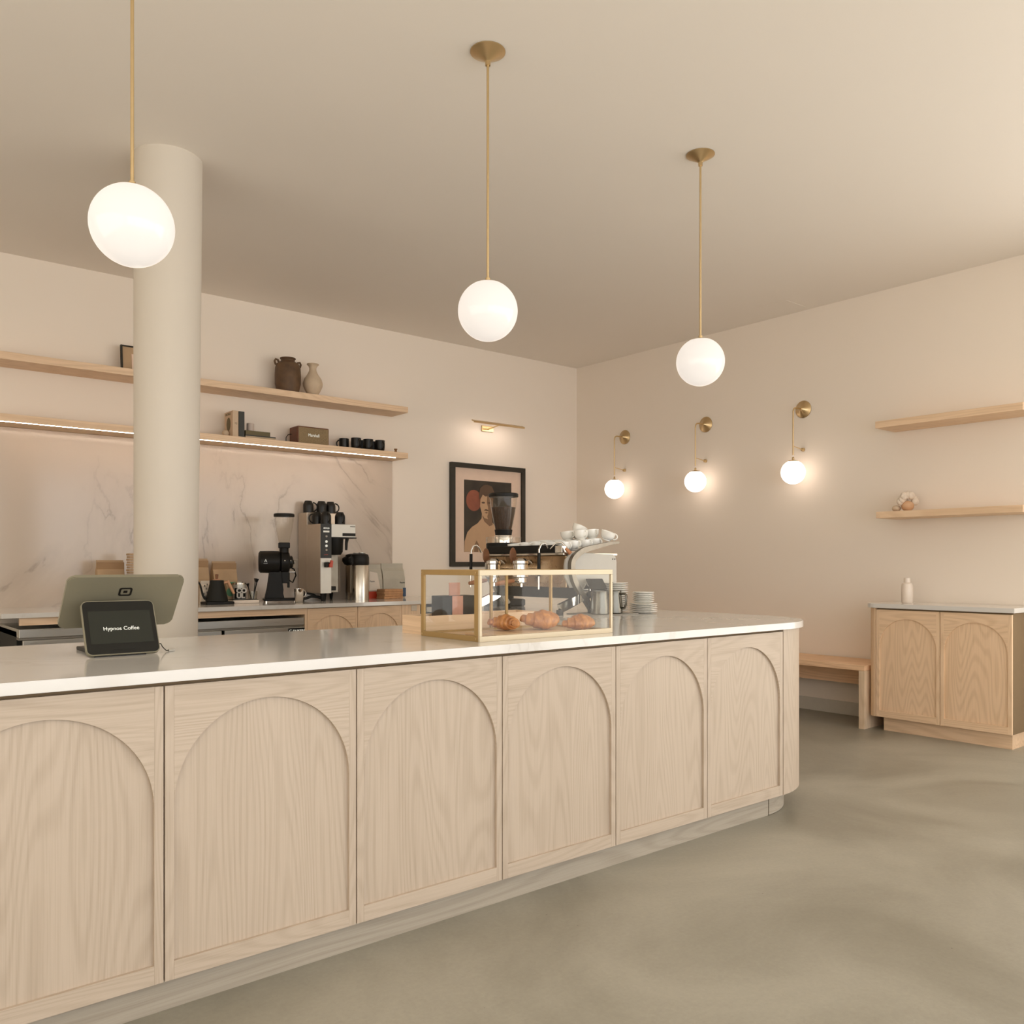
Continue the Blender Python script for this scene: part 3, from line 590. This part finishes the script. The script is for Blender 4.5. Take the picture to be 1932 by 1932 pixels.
def croissant(label, loc, rz, L=.085, fat=.036, bend=1.1, tilt=0):
    """crescent rolled in overlapping layers, thick in the middle, pointed ends"""
    q = MB(); n = 120; pts = []; rad = []
    for i in range(n+1):
        u = -1+2*i/n; a = u*bend; pts.append((math.sin(a)*L/math.sin(min(bend, PI/2)), (1-math.cos(a))*L*.8, 0))
        lay = abs(u)*3.4; k = math.floor(lay+.5); st = lay+.5-k                     # k = which rolled layer
        env = (1.0, .84, .62, .38, .24)[min(4, k)]; nxt = (1.0, .84, .62, .38, .24, .2)[min(5, k+1)]
        rr_ = env*(1-.10*st*st) if st < .86 else env*.93+(nxt*1.0-env*.93)*((st-.86)/.14)
        rad.append(fat*rr_*(1 if abs(u) < .96 else .6))
    q.tube(pts, rad, 26)
    for v in q.bm.verts:
        v.co.z = v.co.z*1.0 if v.co.z > 0 else v.co.z*.62
    if tilt: q.xf(Matrix.Rotation(tilt, 4, 'X'))
    zmin = min(v.co.z for v in q.bm.verts)
    for v in q.bm.verts: v.co.z -= zmin
    o = q.build('croissant', 'pastry', loc=loc, rot=(0, 0, rz)); return tag(o, label, 'croissant', 'croissants in the pastry case')
croissant('plump upright croissant with swirled end in the middle of the pastry case', (2.285, 2.575, ZI+.0125), -.2, .076, .050, 1.25, .3)
croissant('croissant seen partly behind the glass seams, beside the middle croissant', (2.125, 2.615, ZI+.0125), 1.9, .064, .042, 1.15, .2)
croissant('single golden croissant lying flat at the far end of the pastry case', (2.478, 2.555, ZI), -.15, .074, .045, 1.0)
# wooden tray box behind the case
t = thing('wooden_box', 'low open oak box behind the pastry case', 'box', (1.905, 2.875, ZT))
MB().box(0, .62, 0, .012, 0, .074).build('front_side', 'oak_x', t); MB().box(0, .012, .0125, .15, 0, .074).build('end_side', 'oak_y', t); MB().box(.608, .62, .0125, .15, 0, .074).build('end_side', 'oak_y', t)
MB().box(.0125, .6075, .138, .15, 0, .074).build('rear_side', 'oak_x', t); MB().box(.0125, .6075, .0125, .1375, 0, .006).build('bottom', 'oak_x', t)
bx = thing('black_holder', 'black holder standing in the oak box, seen through the case glass', 'holder', (2.03, 2.915, ZT+.0065))
MB().box(0, .175, 0, .08, 0, .145, .002).build('holder_body', 'grey_box', bx)
MB().box(.05, .105, -.0015, -.0002, .05, .144).build('pink_card', 'pink_card', bx); MB().box(.05, .105, .02, .024, .1452, .20).build('pink_card', 'pink_card', bx)

# ------------------------------------------------------------------ espresso machine
t = thing('espresso_machine', 'two-group espresso machine with white side panel and chrome legs behind the case', 'espresso machine', (3.3, 3.52, ZT))
def band(path, wdt, th, y0, y1):
    """ribbon of width wdt along a path in the x-z plane, from y0 to y1"""
    P = [Vector((a, b)) for a, b in path]; L, R_ = [], []
    for k, p in enumerate(P):
        d = (P[min(k+1, len(P)-1)]-P[max(k-1, 0)]).normalized(); nrm = Vector((-d.y, d.x)); ww = wdt[k] if isinstance(wdt, list) else wdt
        L.append(p+nrm*ww/2); R_.append(p-nrm*ww/2)
    q = MB(); q.prism([tuple(a) for a in L]+[tuple(a) for a in R_[::-1]], y0, y1, 'Y', .003); q.smooth = True; return q
def bez(pts, n=10):   # Catmull-Rom
    o = []; P = [pts[0]]+pts+[pts[-1]]
    for k in range(1, len(P)-2):
        for i in range(n):
            u = i/n; o.append(tuple(.5*((2*P[k][j])+(-P[k-1][j]+P[k+1][j])*u+(2*P[k-1][j]-5*P[k][j]+4*P[k+1][j]-P[k+2][j])*u*u+(-P[k-1][j]+3*P[k][j]-3*P[k+1][j]+P[k+2][j])*u**3) for j in range(2)))
    o.append(pts[-1]); return o
legp = bez([(.415, .413), (.34, .407), (.22, .385), (.12, .362), (.055, .322), (.035, .275), (.05, .20), (.09, .14), (.15, .075), (.19, .028)])
for y in (0, .76):
    ww = [.010+.022*min(1, k/30) for k in range(len(legp))]
    band(legp, ww, 0, y-.022, y+.006).build('side_rail', 'steel_dark', t)
    band(bez([(.16, .155), (.11, .10), (.02, .062), (-.06, .035)]), [.05-.0*k for k in range(31)], 0, y-.020, y+.004).build('front_leg', 'chrome', t)
    MB().cyl((.19, y-.008, 0), (.19, y-.008, .03), .02).build('foot', 'rubber', t); MB().cyl((-.055, y-.008, 0), (-.055, y-.008, .028), .02).build('foot', 'rubber', t)
    MB().prism([(.0, .275), (.005, .31), (.04, .345), (.07, .352), (.39, .342), (.41, .33), (.42, .30), (.42, .15), (.04, .15), (.0, .21)], y+.0065 if y < .1 else y-.024, y+.02 if y < .1 else y-.0105, 'Y', .002).build('side_panel', 'panel_white', t)
sc_ = MB()
for x, z in ((.385, .315), (.402, .315), (.385, .175), (.402, .175)): sc_.cyl((x, .0035, z), (x, .0062, z), .0035, n=10)
sc_.build('panel_screws', 'black', t)
MB().box(.02, .41, .021, .735, .15, .335, .004).build('body', 'bronze', t)
MB().box(.10, .40, .03, .73, .085, .1495, .004).build('drip_tray', 'black_gloss', t)
MB().box(-.005, .019, .09, .70, .350-.0, .395, .002).build('front_bar', 'black', t)
MB().box(-.003, .03, .03, .0895, .350, .39, .002).build('bar_end', 'steel', t)
MB().box(.0, .44, .02, .74, .3355, .3495, .002).build('top_deck', 'steel', t)
cr_ = MB()
for y in (.03, .73): cr_.tube([(.12, y, .375), (.30, y, .396), (.425, y, .409)], .006)
cr_.tube([(.425, .03, .409), (.425, .73, .409)], .006); cr_.build('cup_rail', 'chrome', t)
def group_head(y):
    g_ = MB(); g_.lathe([(.038, .205), (.048, .21), (.048, .234), (.042, .238), (.042, .283), (.047, .289), (.047, .304), (.03, .318), (.0, .321)], -.06, y, 0, 32)
    g_.cyl((-.055, y, .262), (.02, y, .262), .034); gh = g_.build('group_head', 'chrome', t)
    r_ = MB(); r_.torus((.012, y+.02, .262), .045, .006, Matrix.Rotation(PI/2, 3, 'Y')); r_.build('group_ring', 'chrome', gh)
    MB().lathe([(.0, -.007), (.03, -.006), (.034, 0), (.03, .006), (0, .007)], -.075, y+.055, .338, 24, Matrix.Rotation(PI/2, 4, 'X') @ Matrix.Diagonal((.75, 1.35, 1, 1))).build('paddle', 'walnut', gh)
    pf = MB(); pf.lathe([(.026, .172), (.032, .178), (.032, .2045)], -.055, y, 0, 24); pf.cyl((-.055, y, .150), (-.055, y, .175), .010); pf.tube([(-.08, y, .19), (-.12, y, .186)], .008); q_ = pf.build('portafilter', 'chrome', t)
    MB().tube([(-.115, y, .187), (-.15, y, .183), (-.20, y, .176), (-.245, y, .170)], [.010, .014, .015, .011]).build('wooden_handle', 'handle_wood', q_)
group_head(.585); group_head(.325)
for y, s in ((.150, 1), (.80, -1)):
    q_ = MB().tube([(.01, y, .36), (-.01, y, .392), (-.03, y, .405), (-.055, y+.0*s, .398), (-.07, y, .37), (-.072, y, .28), (-.074, y, .18), (-.074, y, .14)], .0055).build('steam_wand', 'chrome', t)
    MB().tube([(-.0712, y, .35), (-.073, y, .215)], .0098).build('grip', 'black', q_)
MB().tube([(-.01, .12, .372), (.0, .085, .405), (.02, .06, .41), (.03, .04, .39), (.04, .02, .365)], .005).build('hot_water_pipe', 'chrome', t)
MB().tube([(.01, .015, .375), (.035, .0, .345)], [.008, .012]).build('tap_knob', 'handle_wood', t)
# cups piled on the machine
def cup_proto(label, loc, rot):
    c = thing('espresso_cup', label, 'cup', loc, 0, 'white cups piled on the espresso machine'); c.rotation_euler = rot
    MB().lathe([(.022, 0), (.024, .003), (.023, .006), (.035, .015), (.0415, .032), (.0435, .056), (.041, .056), (.039, .033), (.032, .018), (.0, .010)], n=28).build('cup_body', 'white_ceramic', c)
    MB().torus((.040, 0, .034), .017, .0038, Matrix.Rotation(PI/2, 3, 'X'), -PI*.55, PI*.55, 12, 8).build('handle', 'white_ceramic', c)
    return c
rows = ['near', 'second', 'third', 'fourth', 'far']
base = None; ZM = ZT+.3500
slope = math.atan2(.04, .33)
for j in range(5):
    for i in range(4):
        lab = 'white cup in the bottom layer on the espresso machine, %s row, %s from the front' % (rows[j], ['first', 'second', 'third', 'fourth'][i])
        loc = (3.3+.068+i*.086, 3.52+.085+j*.112+(.01 if i % 2 else 0), ZM+.004+i*.0085); rot = (PI-.05, slope*.8, 0 if True else 0)
        rot = (0, -slope*.7, -PI/2+.18*math.sin(i*3+j*2))
        if base is None: base = cup_proto(lab, loc, rot)
        else: dup(base, loc, 0, lab, rot)
for j in range(2):
    for i in range(2, 4):
        loc = (3.3+.072+i*.092, 3.52+.14+j*.112, ZM+.061+i*.0085)
        dup(base, loc, 0, 'white cup in the upper layer on the espresso machine, %s row, %s column' % (rows[j], ['inner', 'outer'][i-2]), (.08*(j % 2), -slope*.8, -PI/2+.15*(j-1)))
dup(base, (3.62, 3.765, ZM+.118), 0, 'white cup leaning at the very top of the cup pile', (-.15, .38, -.9))
dup(base, (3.665, 3.560, ZM+.076), 0, 'white cup leaning outward at the back edge of the cup pile', (.1, .3, -.75))

# ------------------------------------------------------------------ grinder with bean hopper on the return
t = thing('bean_grinder', 'tall black grinder with a hopper full of beans behind the espresso machine', 'grinder', (3.662, 4.53, ZT))
MB().box(-.10, .10, -.12, .10, 0, .05, .012).build('base', 'black', t); MB().lathe([(.07, .05), (.065, .30), (.085, .33), (.11, .35), (.118, .37), (.118, .425), (.11, .43)], n=36).build('grinder_body', 'black', t)
MB().lathe([(.118, .4305), (.12, .433), (.12, .468), (.112, .47)], n=40, caps=False).build('dosing_ring', 'tumbler', t)
MB().lathe([(.062, .4305), (.062, .475), (.058, .482)], n=32).build('collar', 'chrome', t); MB().lathe([(.056, .483), (.062, .52)], n=32).build('hopper_neck', 'black', t)
MB().lathe([(.058, .521), (.066, .56), (.078, .62), (.090, .69), (.095, .742)], n=40, caps=False).build('hopper', 'hopper_glass', t)
MB().lathe([(.054, .521), (.062, .56), (.074, .62), (.083, .672), (.06, .676), (0, .68)], n=36).build('coffee_beans', 'beans', t)
MB().lathe([(.100, .743), (.102, .745), (.102, .763), (.096, .768), (0, .770)], n=40).build('lid', 'black', t)

# ------------------------------------------------------------------ jugs, plates, tray at the counter bend
tag(MB().box(-.16, .16, -.13, .13, 0, .005, .002).build('rubber_mat', 'grey_mat', loc=(3.49, 3.42, ZT+.0002)), 'thin grey mat under the milk jugs and the tall plate pile', 'mat')
zj = ZT+.0055
def jug(label, loc, rz):
    j = thing('milk_jug', label, 'jug', loc, rz, 'steel milk jugs beside the plates')
    MB().lathe([(.046, 0), (.050, .004), (.050, .05), (.045, .09), (.043, .125), (.044, .130), (.042, .130), (.041, .12), (.047, .05), (.046, .008), (0, .006)], n=40).build('jug_body', 'jug_steel', j)
    MB().tube([(.044, 0, .112), (.072, 0, .112), (.078, 0, .104), (.076, 0, .05), (.068, 0, .034), (.048, 0, .032)], .006, 8, 1.5).build('handle', 'jug_steel', j); return j
j1 = jug('shiny steel milk jug seen through the case end glass', (3.405, 3.355, zj), 1.2)
dup(j1, (3.535, 3.375, zj), -1.25, 'steel milk jug with its handle toward the plates, just past the case post')
tag(lathed('steel_cup', 'small steel cup half hidden between the two milk jugs', 'cup', [(.034, 0), (.036, .004), (.038, .12), (.036, .12), (.034, .01), (0, .008)], 'steel', (3.478, 3.448, zj)), 'small steel cup half hidden between the two milk jugs', 'cup')
def saucer(name, r, m='white_ceramic'):
    return MB().lathe([(r*.55, 0), (r*.58, .0015), (r*.75, .004), (r, .0105), (r*.995, .0125), (r*.74, .0065), (r*.5, .0045), (0, .0045)], n=40).build(name, m)
ordn = ['topmost', 'second from top', 'third from top', 'fourth from top', 'fifth from top', 'sixth from top', 'seventh from top', 'eighth from top', 'ninth from top', 'tenth from top', 'eleventh from top', 'twelfth from top', 'thirteenth from top', 'fourteenth from top', 'fifteenth from top', 'sixteenth from top']
def pile(n, r, x, y, z, step, where, grp):
    first = None
    for k in range(n):
        lab = 'white saucer in %s, %s' % (where, ordn[n-1-k] if k else 'at the very bottom')
        loc = (x+random.uniform(-.0015, .0015), y+random.uniform(-.0015, .0015), z+k*step)
        if first is None: first = tag(saucer('saucer', r), lab, 'plate', grp); first.location = loc
        else:
            c = first.copy(); C.objects.link(c); c.location = loc; c['label'] = lab
pile(14, .075, 3.648, 3.47, zj, .0122, 'the tall pile behind the milk jugs', 'saucers in the tall pile')
pile(5, .081, 3.752, 3.345, ZT+.0003, .0108, 'the wide lower half of the short pile', 'larger saucers in the short pile')
pile(6, .063, 3.752, 3.345, ZT+.0003+5*.0108+.0022, .0108, 'the small upper half of the short pile', 'smaller saucers in the short pile')
t = thing('tilted_tablet', 'dark tablet tilted on a small stand behind the milk jugs', 'tablet', (3.475, 3.455, ZT+.0055), -.1)
m_ = MB().box(-.055, .065, -.004, .004, 0, .075, .002); m_.xf(Matrix.Translation((0, -.02, .135)) @ Matrix.Rotation(math.radians(-38), 4, 'X')); m_.build('tablet_panel', 'black_gloss', t)
MB().tube([(-.052, .0, .004), (-.052, .0, .155)], .004).build('stem', 'black', t); MB().cyl((-.052, .0, 0), (-.052, .0, .004), .012).build('foot', 'black', t)

# ------------------------------------------------------------------ on the back worktop
def folded_bag(label, x, y, w_, d_, h_, m, name='paper_bag', lean=0, top=None, group=None):
    t = thing(name, label, 'bag', (x, y, ZB+.0003), lean, group)
    q = MB(); n = 8; rings = []
    prof = [(0, 1), (.1, 1.02), (.55, .95), (.78, .55), (.86, .16), (1.0, .10)]
    for z, s in prof:
        hw, hd = w_/2*(1 if z < .8 else 1.0), d_/2*s
        rings.append([q.bm.verts.new((cx*hw, cy*hd, z*h_)) for cx, cy in ((-1, -1), (-.33, -1.06), (.33, -1.04), (1, -1), (1, 1), (0, 1.05), (-1, 1))])
    for a, b in zip(rings, rings[1:]):
        for i in range(7): q.bm.faces.new((a[i], a[(i+1) % 7], b[(i+1) % 7], b[i]))
    q.bm.faces.new(rings[0][::-1]); q.bm.faces.new(rings[-1]); q.build('bag_body', m, t)
    if top:
        MB().box(-w_/2-.002, w_/2+.002, -d_*.16-.006, -d_*.16+.004, h_*.80, h_*.955, .002).build('folded_top', top, t)
    return t
folded_bag('brown paper bag with rolled top beside the column, behind the kettle', 2.300, 6.60, .165, .10, .345, 'kraft', top='kraft_dark', group='brown paper bags behind the kettle')
folded_bag('brown paper bag with rolled top, the one farther from the column', 2.515, 6.61, .185, .10, .325, 'kraft', top='kraft_dark', group='brown paper bags behind the kettle')
wb = folded_bag('small white coffee bag with leaf print behind the kettle spout', 2.338, 6.515, .075, .05, .175, 'paper_white', 'coffee_bag')
q_ = MB()
for a, b in ((.0, .03), (.01, .06), (-.012, .05), (.004, .09), (-.008, .11), (.012, .12)): q_.box(a-.012, a-.004, -.0285, -.0265, .02+b, .034+b)
q_.build('leaf_print', 'steamcup', wb)
gb = folded_bag('small kraft bag with green label behind the kettle handle', 2.545, 6.53, .085, .05, .165, 'kraft', 'coffee_bag')
MB().cyl((-.015, -.0285, .085), (-.015, -.0265, .085), .034, n=28).build('green_label', 'green_label', gb); MB().box(-.02, .043, -.012, -.010, .15, .164).build('green_strip', 'green_label', gb)
t = thing('gooseneck_kettle', 'matte black gooseneck kettle with peach wood handle beside the column', 'kettle', (2.375, 6.38, ZB))
MB().prism(rr(.215, .15, .02, 5), 0, .02, 'Z', .003).xf(Matrix.Translation((.005, -.075, 0))).build('warming_base', 'black', t)
MB().lathe([(.078, .0205), (.082, .026), (.078, .05), (.062, .11), (.052, .155), (.051, .178), (.047, .181), (0, .182)], n=44).build('kettle_body', 'black_matte', t)
MB().lathe([(.030, .1825), (.030, .187), (.012, .19)], n=28).build('lid_rim', 'peach_wood', t); MB().lathe([(.009, .19), (.010, .20), (.013, .225), (.008, .228), (0, .228)], n=20).build('lid_knob', 'walnut', t)
MB().tube([(-.070, 0, .04), (-.09, 0, .045), (-.105, 0, .07), (-.115, 0, .11), (-.125, 0, .15), (-.145, 0, .178), (-.158, 0, .182)], [.011, .010, .0085, .0075, .007, .006, .005]).build('spout', 'black_matte', t)
MB().tube([(.045, 0, .155), (.07, 0, .165), (.088, 0, .165)], .009).build('handle_joint', 'peach_wood', t)
MB().tube([(.083, 0, .178), (.095, 0, .15), (.112, 0, .115), (.132, 0, .078)], [.011, .0125, .0125, .010]).build('wooden_handle', 'peach_wood', t)
t = thing('white_scale', 'flat white scale with dark top edge under the letter tin', 'scale', (2.602, 6.43, ZB)); MB().box(-.105, .105, -.06, .06, .0, .026, .006).build('scale_body', 'bottle_white', t); MB().box(-.10, .10, -.056, .056, .0262, .030, .001).build('scale_plate', 'black', t)
t = thing('coffee_tin', 'round silver tin with bold white letters on black blotches', 'tin', (2.580, 6.455, ZB+.0305))
MB().lathe([(.049, 0), (.05, .002), (.05, .112), (.048, .114), (0, .114)], n=40).build('tin_body', 'tin', t); MB().lathe([(.050, .1142), (.050, .128), (.028, .130), (.026, .136), (0, .136)], n=36).build('tin_lid', 'steel', t)
def curved_patch(a0, a1, z0, z1, r):
    q = MB(); n = 12; lo = [q.bm.verts.new((r*math.sin(a0+(a1-a0)*i/n), -r*math.cos(a0+(a1-a0)*i/n), z0)) for i in range(n+1)]; hi = [q.bm.verts.new((v.co.x, v.co.y, z1)) for v in lo]
    for i in range(n): q.bm.faces.new((lo[i], lo[i+1], hi[i+1], hi[i]))
    return q
curved_patch(-1.15, .75, .004, .088, .0504).build('black_blotch', 'black', t)
text('letters', 'CO', .050, 'panel_white', t, (-.044, -.0515, .052), (PI/2, 0, -.25), bold=.003); text('letters', 'UL', .050, 'panel_white', t, (-.042, -.0515, .012), (PI/2, 0, -.25), bold=.003)
t = thing('spoon_glass', 'clear tumbler holding dark spoons beside the black grinder', 'glass', (2.705, 6.50, ZB))
MB().lathe([(.030, 0), (.038, .09), (.036, .09), (.029, .006), (0, .006)], n=28).build('tumbler', 'tumbler', t)
for dx, dy, tp in ((-.035, .0, .15), (.022, 0, .19), (.038, .01, .185)): 
    MB().tube([(dx*.2, dy, .012), (dx, dy, tp-.03), (dx*1.15, dy, tp)], [.003, .004, .0135]).build('spoon', 'black', t)
# horizontal coffee grinder
t = thing('shop_grinder', 'large black horizontal coffee grinder with clear hopper on the back worktop', 'grinder', (2.90, 6.42, ZB), -.35)
MB().box(-.13, .14, -.065, .085, .012, .032, .006).build('base_plate', 'black', t)
for x, y in ((-.11, -.05), (.12, -.05), (-.11, .07), (.12, .07)): MB().cyl((x, y, 0), (x, y, .012), .012, n=14).build('foot', 'chrome', t)
MB().prism([(-.12, .032), (.03, .032), (.012, .10), (.005, .24), (-.085, .24), (-.10, .12)], -.055, .055, 'Y', .01).build('column', 'black', t)
RX = Matrix.Rotation(PI/2, 4, 'Y')
MB().lathe([(.072, -.165), (.086, -.155), (.088, -.06), (.086, -.01), (.074, .0)], M_=RX, cz=.32, n=44).build('motor_housing', 'black', t)
MB().lathe([(.074, .0005), (.084, .005), (.084, .06), (.074, .07)], M_=RX, cz=.318, n=40).build('burr_housing', 'black', t)
MB().lathe([(.052, .0705), (.052, .09), (.040, .098), (.018, .10), (.016, .108), (0, .11)], M_=RX, cz=.318, n=36).build('adjusting_dial', 'black_gloss', t)
q_ = MB(); q_.cyl((.111, 0, .318), (.114, 0, .318), .010, n=16); q_.ball((.076, -.055, .33), .006); q_.ball((.03, -.079, .33), .006); q_.build('bolts', 'chrome', t)
text('maker_mark', 'A', .035, 'tin', t, (-.128, -.089, .318), (PI/2, 0, 0))
text('maker_mark', 'ASSEMBLY', .007, 'tin', t, (-.133, -.0885, .306), (PI/2, 0, 0))
MB().lathe([(.036, .38), (.036, .44)], cx=.03, n=24).build('hopper_stem', 'black', t); MB().box(-.013, .073, -.042, .042, .43, .475, .005).build('hopper_socket', 'black', t)
MB().lathe([(.040, .4755), (.050, .52), (.064, .58), (.072, .64), (.074, .680)], cx=.03, n=40, caps=False).build('hopper', 'hopper_glass', t)
MB().lathe([(.078, .6805), (.081, .683), (.081, .700), (.075, .706), (0, .707)], cx=.03, n=40).build('hopper_lid', 'black', t)
MB().box(.006, .065, -.03, .03, .15, .245, .006).build('spout_block', 'black', t); MB().cyl((.075, 0, .24), (.115, 0, .24), .006).build('clamp_arm', 'chrome', t)
MB().box(.055, .073, -.012, .012, .115, .235, .003).build('spout_tube', 'black_matte', t)
t = thing('steel_beaker', 'steel beaker standing under the spout of the black grinder', 'beaker', (2.985, 6.26, ZB+.0003))
MB().lathe([(.029, 0), (.031, .003), (.038, .108), (.036, .108), (.029, .006), (0, .006)], n=32).build('beaker_body', 'chrome', t); MB().torus((.034, 0, .07), .022, .004, Matrix.Rotation(PI/2, 3, 'X'), -PI/2, PI/2, 12, 8, 1.3).build('handle', 'steel', t)
# cable tangle
q_ = MB(); q_.tube([(3.04, 6.56, 1.20), (3.09, 6.57, 1.18), (3.12, 6.60, 1.13), (3.10, 6.62, 1.07), (3.06, 6.6, 1.09)], .006); tag(q_.build('grinder_cable', 'black'), 'black cable looping down behind the black grinder', 'cable')
q_ = MB(); q_.tube([(3.10, 6.52, ZB+.012), (3.16, 6.50, ZB+.02), (3.22, 6.52, ZB+.035), (3.27, 6.50, ZB+.03), (3.30, 6.46, ZB+.012)], .0115); q_.tube([(3.12, 6.50, ZB+.02), (3.17, 6.56, ZB+.06), (3.2, 6.6, ZB+.075)], .008); q_.tube([(3.2, 6.56, ZB+.06), (3.24, 6.52, ZB+.05), (3.26, 6.5, ZB+.03)], .009)
tag(q_.build('cable_bundle', 'rubber'), 'tangle of thick black cable lying under the coffee brewer', 'cable')
tag(MB().box(3.168, 3.235, 6.742, 6.7498, 1.19, 1.262, .003).build('wall_socket', 'outlet'), 'beige wall socket on the marble behind the coffee brewer', 'socket')
# brewer
t = thing('coffee_brewer', 'tall steel filter coffee brewer with black control panel and red tap', 'coffee machine', (3.205, 6.33, ZB))
MB().box(0, .31, .245, .405, .065, .735, .003).build('rear_tank', 'brew_steel', t); MB().box(0, .098, .003, .2445, .065, .632, .002).build('tower', 'brew_steel', t)
MB().box(.002, .096, -.003, .0025, .065, .352, .001).build('lower_front', 'brew_front', t); MB().box(.001, .097, -.006, .0025, .353, .632, .001).build('control_panel', 'black_gloss', t)
MB().box(.0985, .322, .0, .2445, .525, .632, .003).build('brew_head', 'brew_front', t); MB().box(.20, .32, -.002, .0-.0004, .535, .560).build('model_plate', 'black', t)
MB().box(.27, .318, -.0016, -.0004, .612, .617).build('head_mark', 'black', t)
text('maker_name', 'FETCO', .017, 'white_text', t, (.025, -.0065, .590), (PI/2, 0, 0), bold=.0005)
MB().box(.023, .077, -.0068, -.0062, .562, .576).build('readout', 'tin', t)
for z, m, r in ((.53, 'steel_dark', .009), (.487, 'white_text', .0105), (.452, 'white_text', .0105), (.418, 'steel_dark', .009)):
    MB().cyl((.050, -.0095, z), (.050, -.0062, z), r, n=20).build('button', m, t)
text('warning', 'x HOT', .013, 'red', t, (.028, -.0065, .376), (PI/2, 0, 0))
MB().box(.03, .065, -.04, -.0032, .278, .318, .004).build('tap_body', 'black', t)
MB().prism([(.055, .276), (.082, .276), (.088, .33), (.070, .335), (.066, .31), (.055, .305)], -.055, -.035, 'Y', .002).build('tap_lever', 'red', t)
MB().box(.099, .24, .15, .2445, .065, .5245, .003).build('backplate', 'steel_dark', t)
MB().lathe([(.055, .42-.04), (.072, .405), (.078, .5245)], cx=.175, cy=.10, n=36).build('brew_basket', 'black', t); MB().tube([(.26, .03, .52), (.25, .025, .48), (.245, .02, .42)], [.016, .012, .010]).build('basket_handle', 'black', t); MB().box(.10, .325, -.012, .24, .5165, .5245).build('basket_rail', 'black', t)
MB().box(.10, .17, .05, .15, .085, .12, .006).build('base_block', 'black', t)
for x, y in ((.028, .02), (.080, .10), (.14, .20), (.028, .37), (.29, .37)): MB().lathe([(.010, 0), (.018, .064)], cx=x, cy=y, n=18).build('foot', 'black', t)
bz = ZB+.6325; g = 'black mugs on the coffee brewer'
m1 = mug('upturned black mug alone above the steel side, on the brewer top', (3.262, 6.665, ZB+.7355), -.3, g, True)
dup(m1, (3.375, 6.645, ZB+.7355), PI/2, 'upturned black mug in the middle of the brewer top'); dup(m1, (3.470, 6.665, ZB+.7355), -.2, 'upturned black mug with handle outward at the far side of the brewer top')
dup(m1, (3.300, 6.42, bz), -PI*.5, 'upturned black mug on the lower deck above the control panel'); dup(m1, (3.430, 6.42, bz), -PI*.5, 'upturned black mug on the lower deck above the light brew head')
dup(m1, (3.275, 6.525, bz), PI, 'black mug hidden behind the others on the lower brewer deck')
# air pots
def airpot(label, loc, rz):
    a = thing('thermal_jug', label, 'jug', loc, rz, 'steel thermal jugs beside the brewer')
    MB().lathe([(.078, 0), (.078, .004), (.078, .290), (.074, .296)], n=48).build('steel_body', 'steel', a)
    MB().lathe([(.077, .2965), (.080, .303), (.080, .358), (.072, .383), (.044, .394), (0, .396)], n=44).build('pump_lid', 'black', a)
    MB().prism([(-.012, .328), (-.085, .368), (-.112, .353), (-.112, .328), (-.088, .298), (-.082, .298)], -.02, .02, 'Y', .006).build('spout', 'black', a)
    MB().cyl((.02, 0, .395), (.02, 0, .402), .024).build('pump_button', 'tin', a); MB().cyl((.080, 0, .34), (.093, 0, .34), .006).build('hinge', 'black', a); return a
a1 = airpot('brushed steel thermal jug with black pump lid in front, beside the brewer', (3.605, 6.40, ZB), .1)
dup(a1, (3.668, 6.61, ZB), .1, 'second steel thermal jug, mostly hidden behind the front one')
gb1 = folded_bag('pale grey coffee bag with blush label standing on a red base', 3.85, 6.60, .15, .075, .30, 'bag_grey', 'coffee_bag'); MB().prism([(-.06, .07), (.055, .07), (.02, .225), (-.06, .24)], -.0405, -.0385, 'Y').build('blush_label', 'paper_white', gb1); MB().box(-.08, .06, -.046, -.039, 0, .062).build('red_band', 'red', gb1)
text('scribble', 'Passio', .02, 'black', gb1, (-.055, -.0408, .145), (PI/2, 0, 0))
gb2 = folded_bag('wide grey coffee bag with small black script, behind the napkins', 4.055, 6.62, .225, .09, .31, 'bag_grey', 'coffee_bag', group=None); MB().box(.09, .1195, -.05, -.046, .01, .09).build('blue_edge', 'blue', gb2)
text('scribble', 'Passio', .022, 'black', gb2, (.055, -.0475, .13), (PI/2, 0, 0))
# napkin pile
t = thing('napkin_pile', 'pile of folded brown paper napkins in front of the coffee bags', 'napkins', (3.845, 6.42, ZB+.0003), .08)
for k in range(4): MB().box(-.0+.004*(k % 2), .20+.003*((k+1) % 2), -.02, .10, k*.021, k*.021+.0205, .004).build('napkin_bundle', 'napkin', t)
# far left of the column
folded_bag('brown paper bag with rolled top, between the picture edge and the column', 1.665, 6.55, .18, .10, .33, 'kraft', top='kraft_dark')
t = thing('sleeve_stack', 'stack of corrugated cup sleeves above a white cylinder beside the column', 'cup sleeves', (1.795, 6.42, ZB))
MB().lathe([(.04, 0), (.04, .21), (.038, .215), (0, .215)], n=28).build('white_cylinder', 'bottle_white', t)
for k in range(9): MB().box(-.045+.003*(k % 2), .045-.003*((k*7) % 2), -.04, .04, .216+k*.0185, .216+k*.0185+.0145, .004).build('sleeve', 'kraft', t)
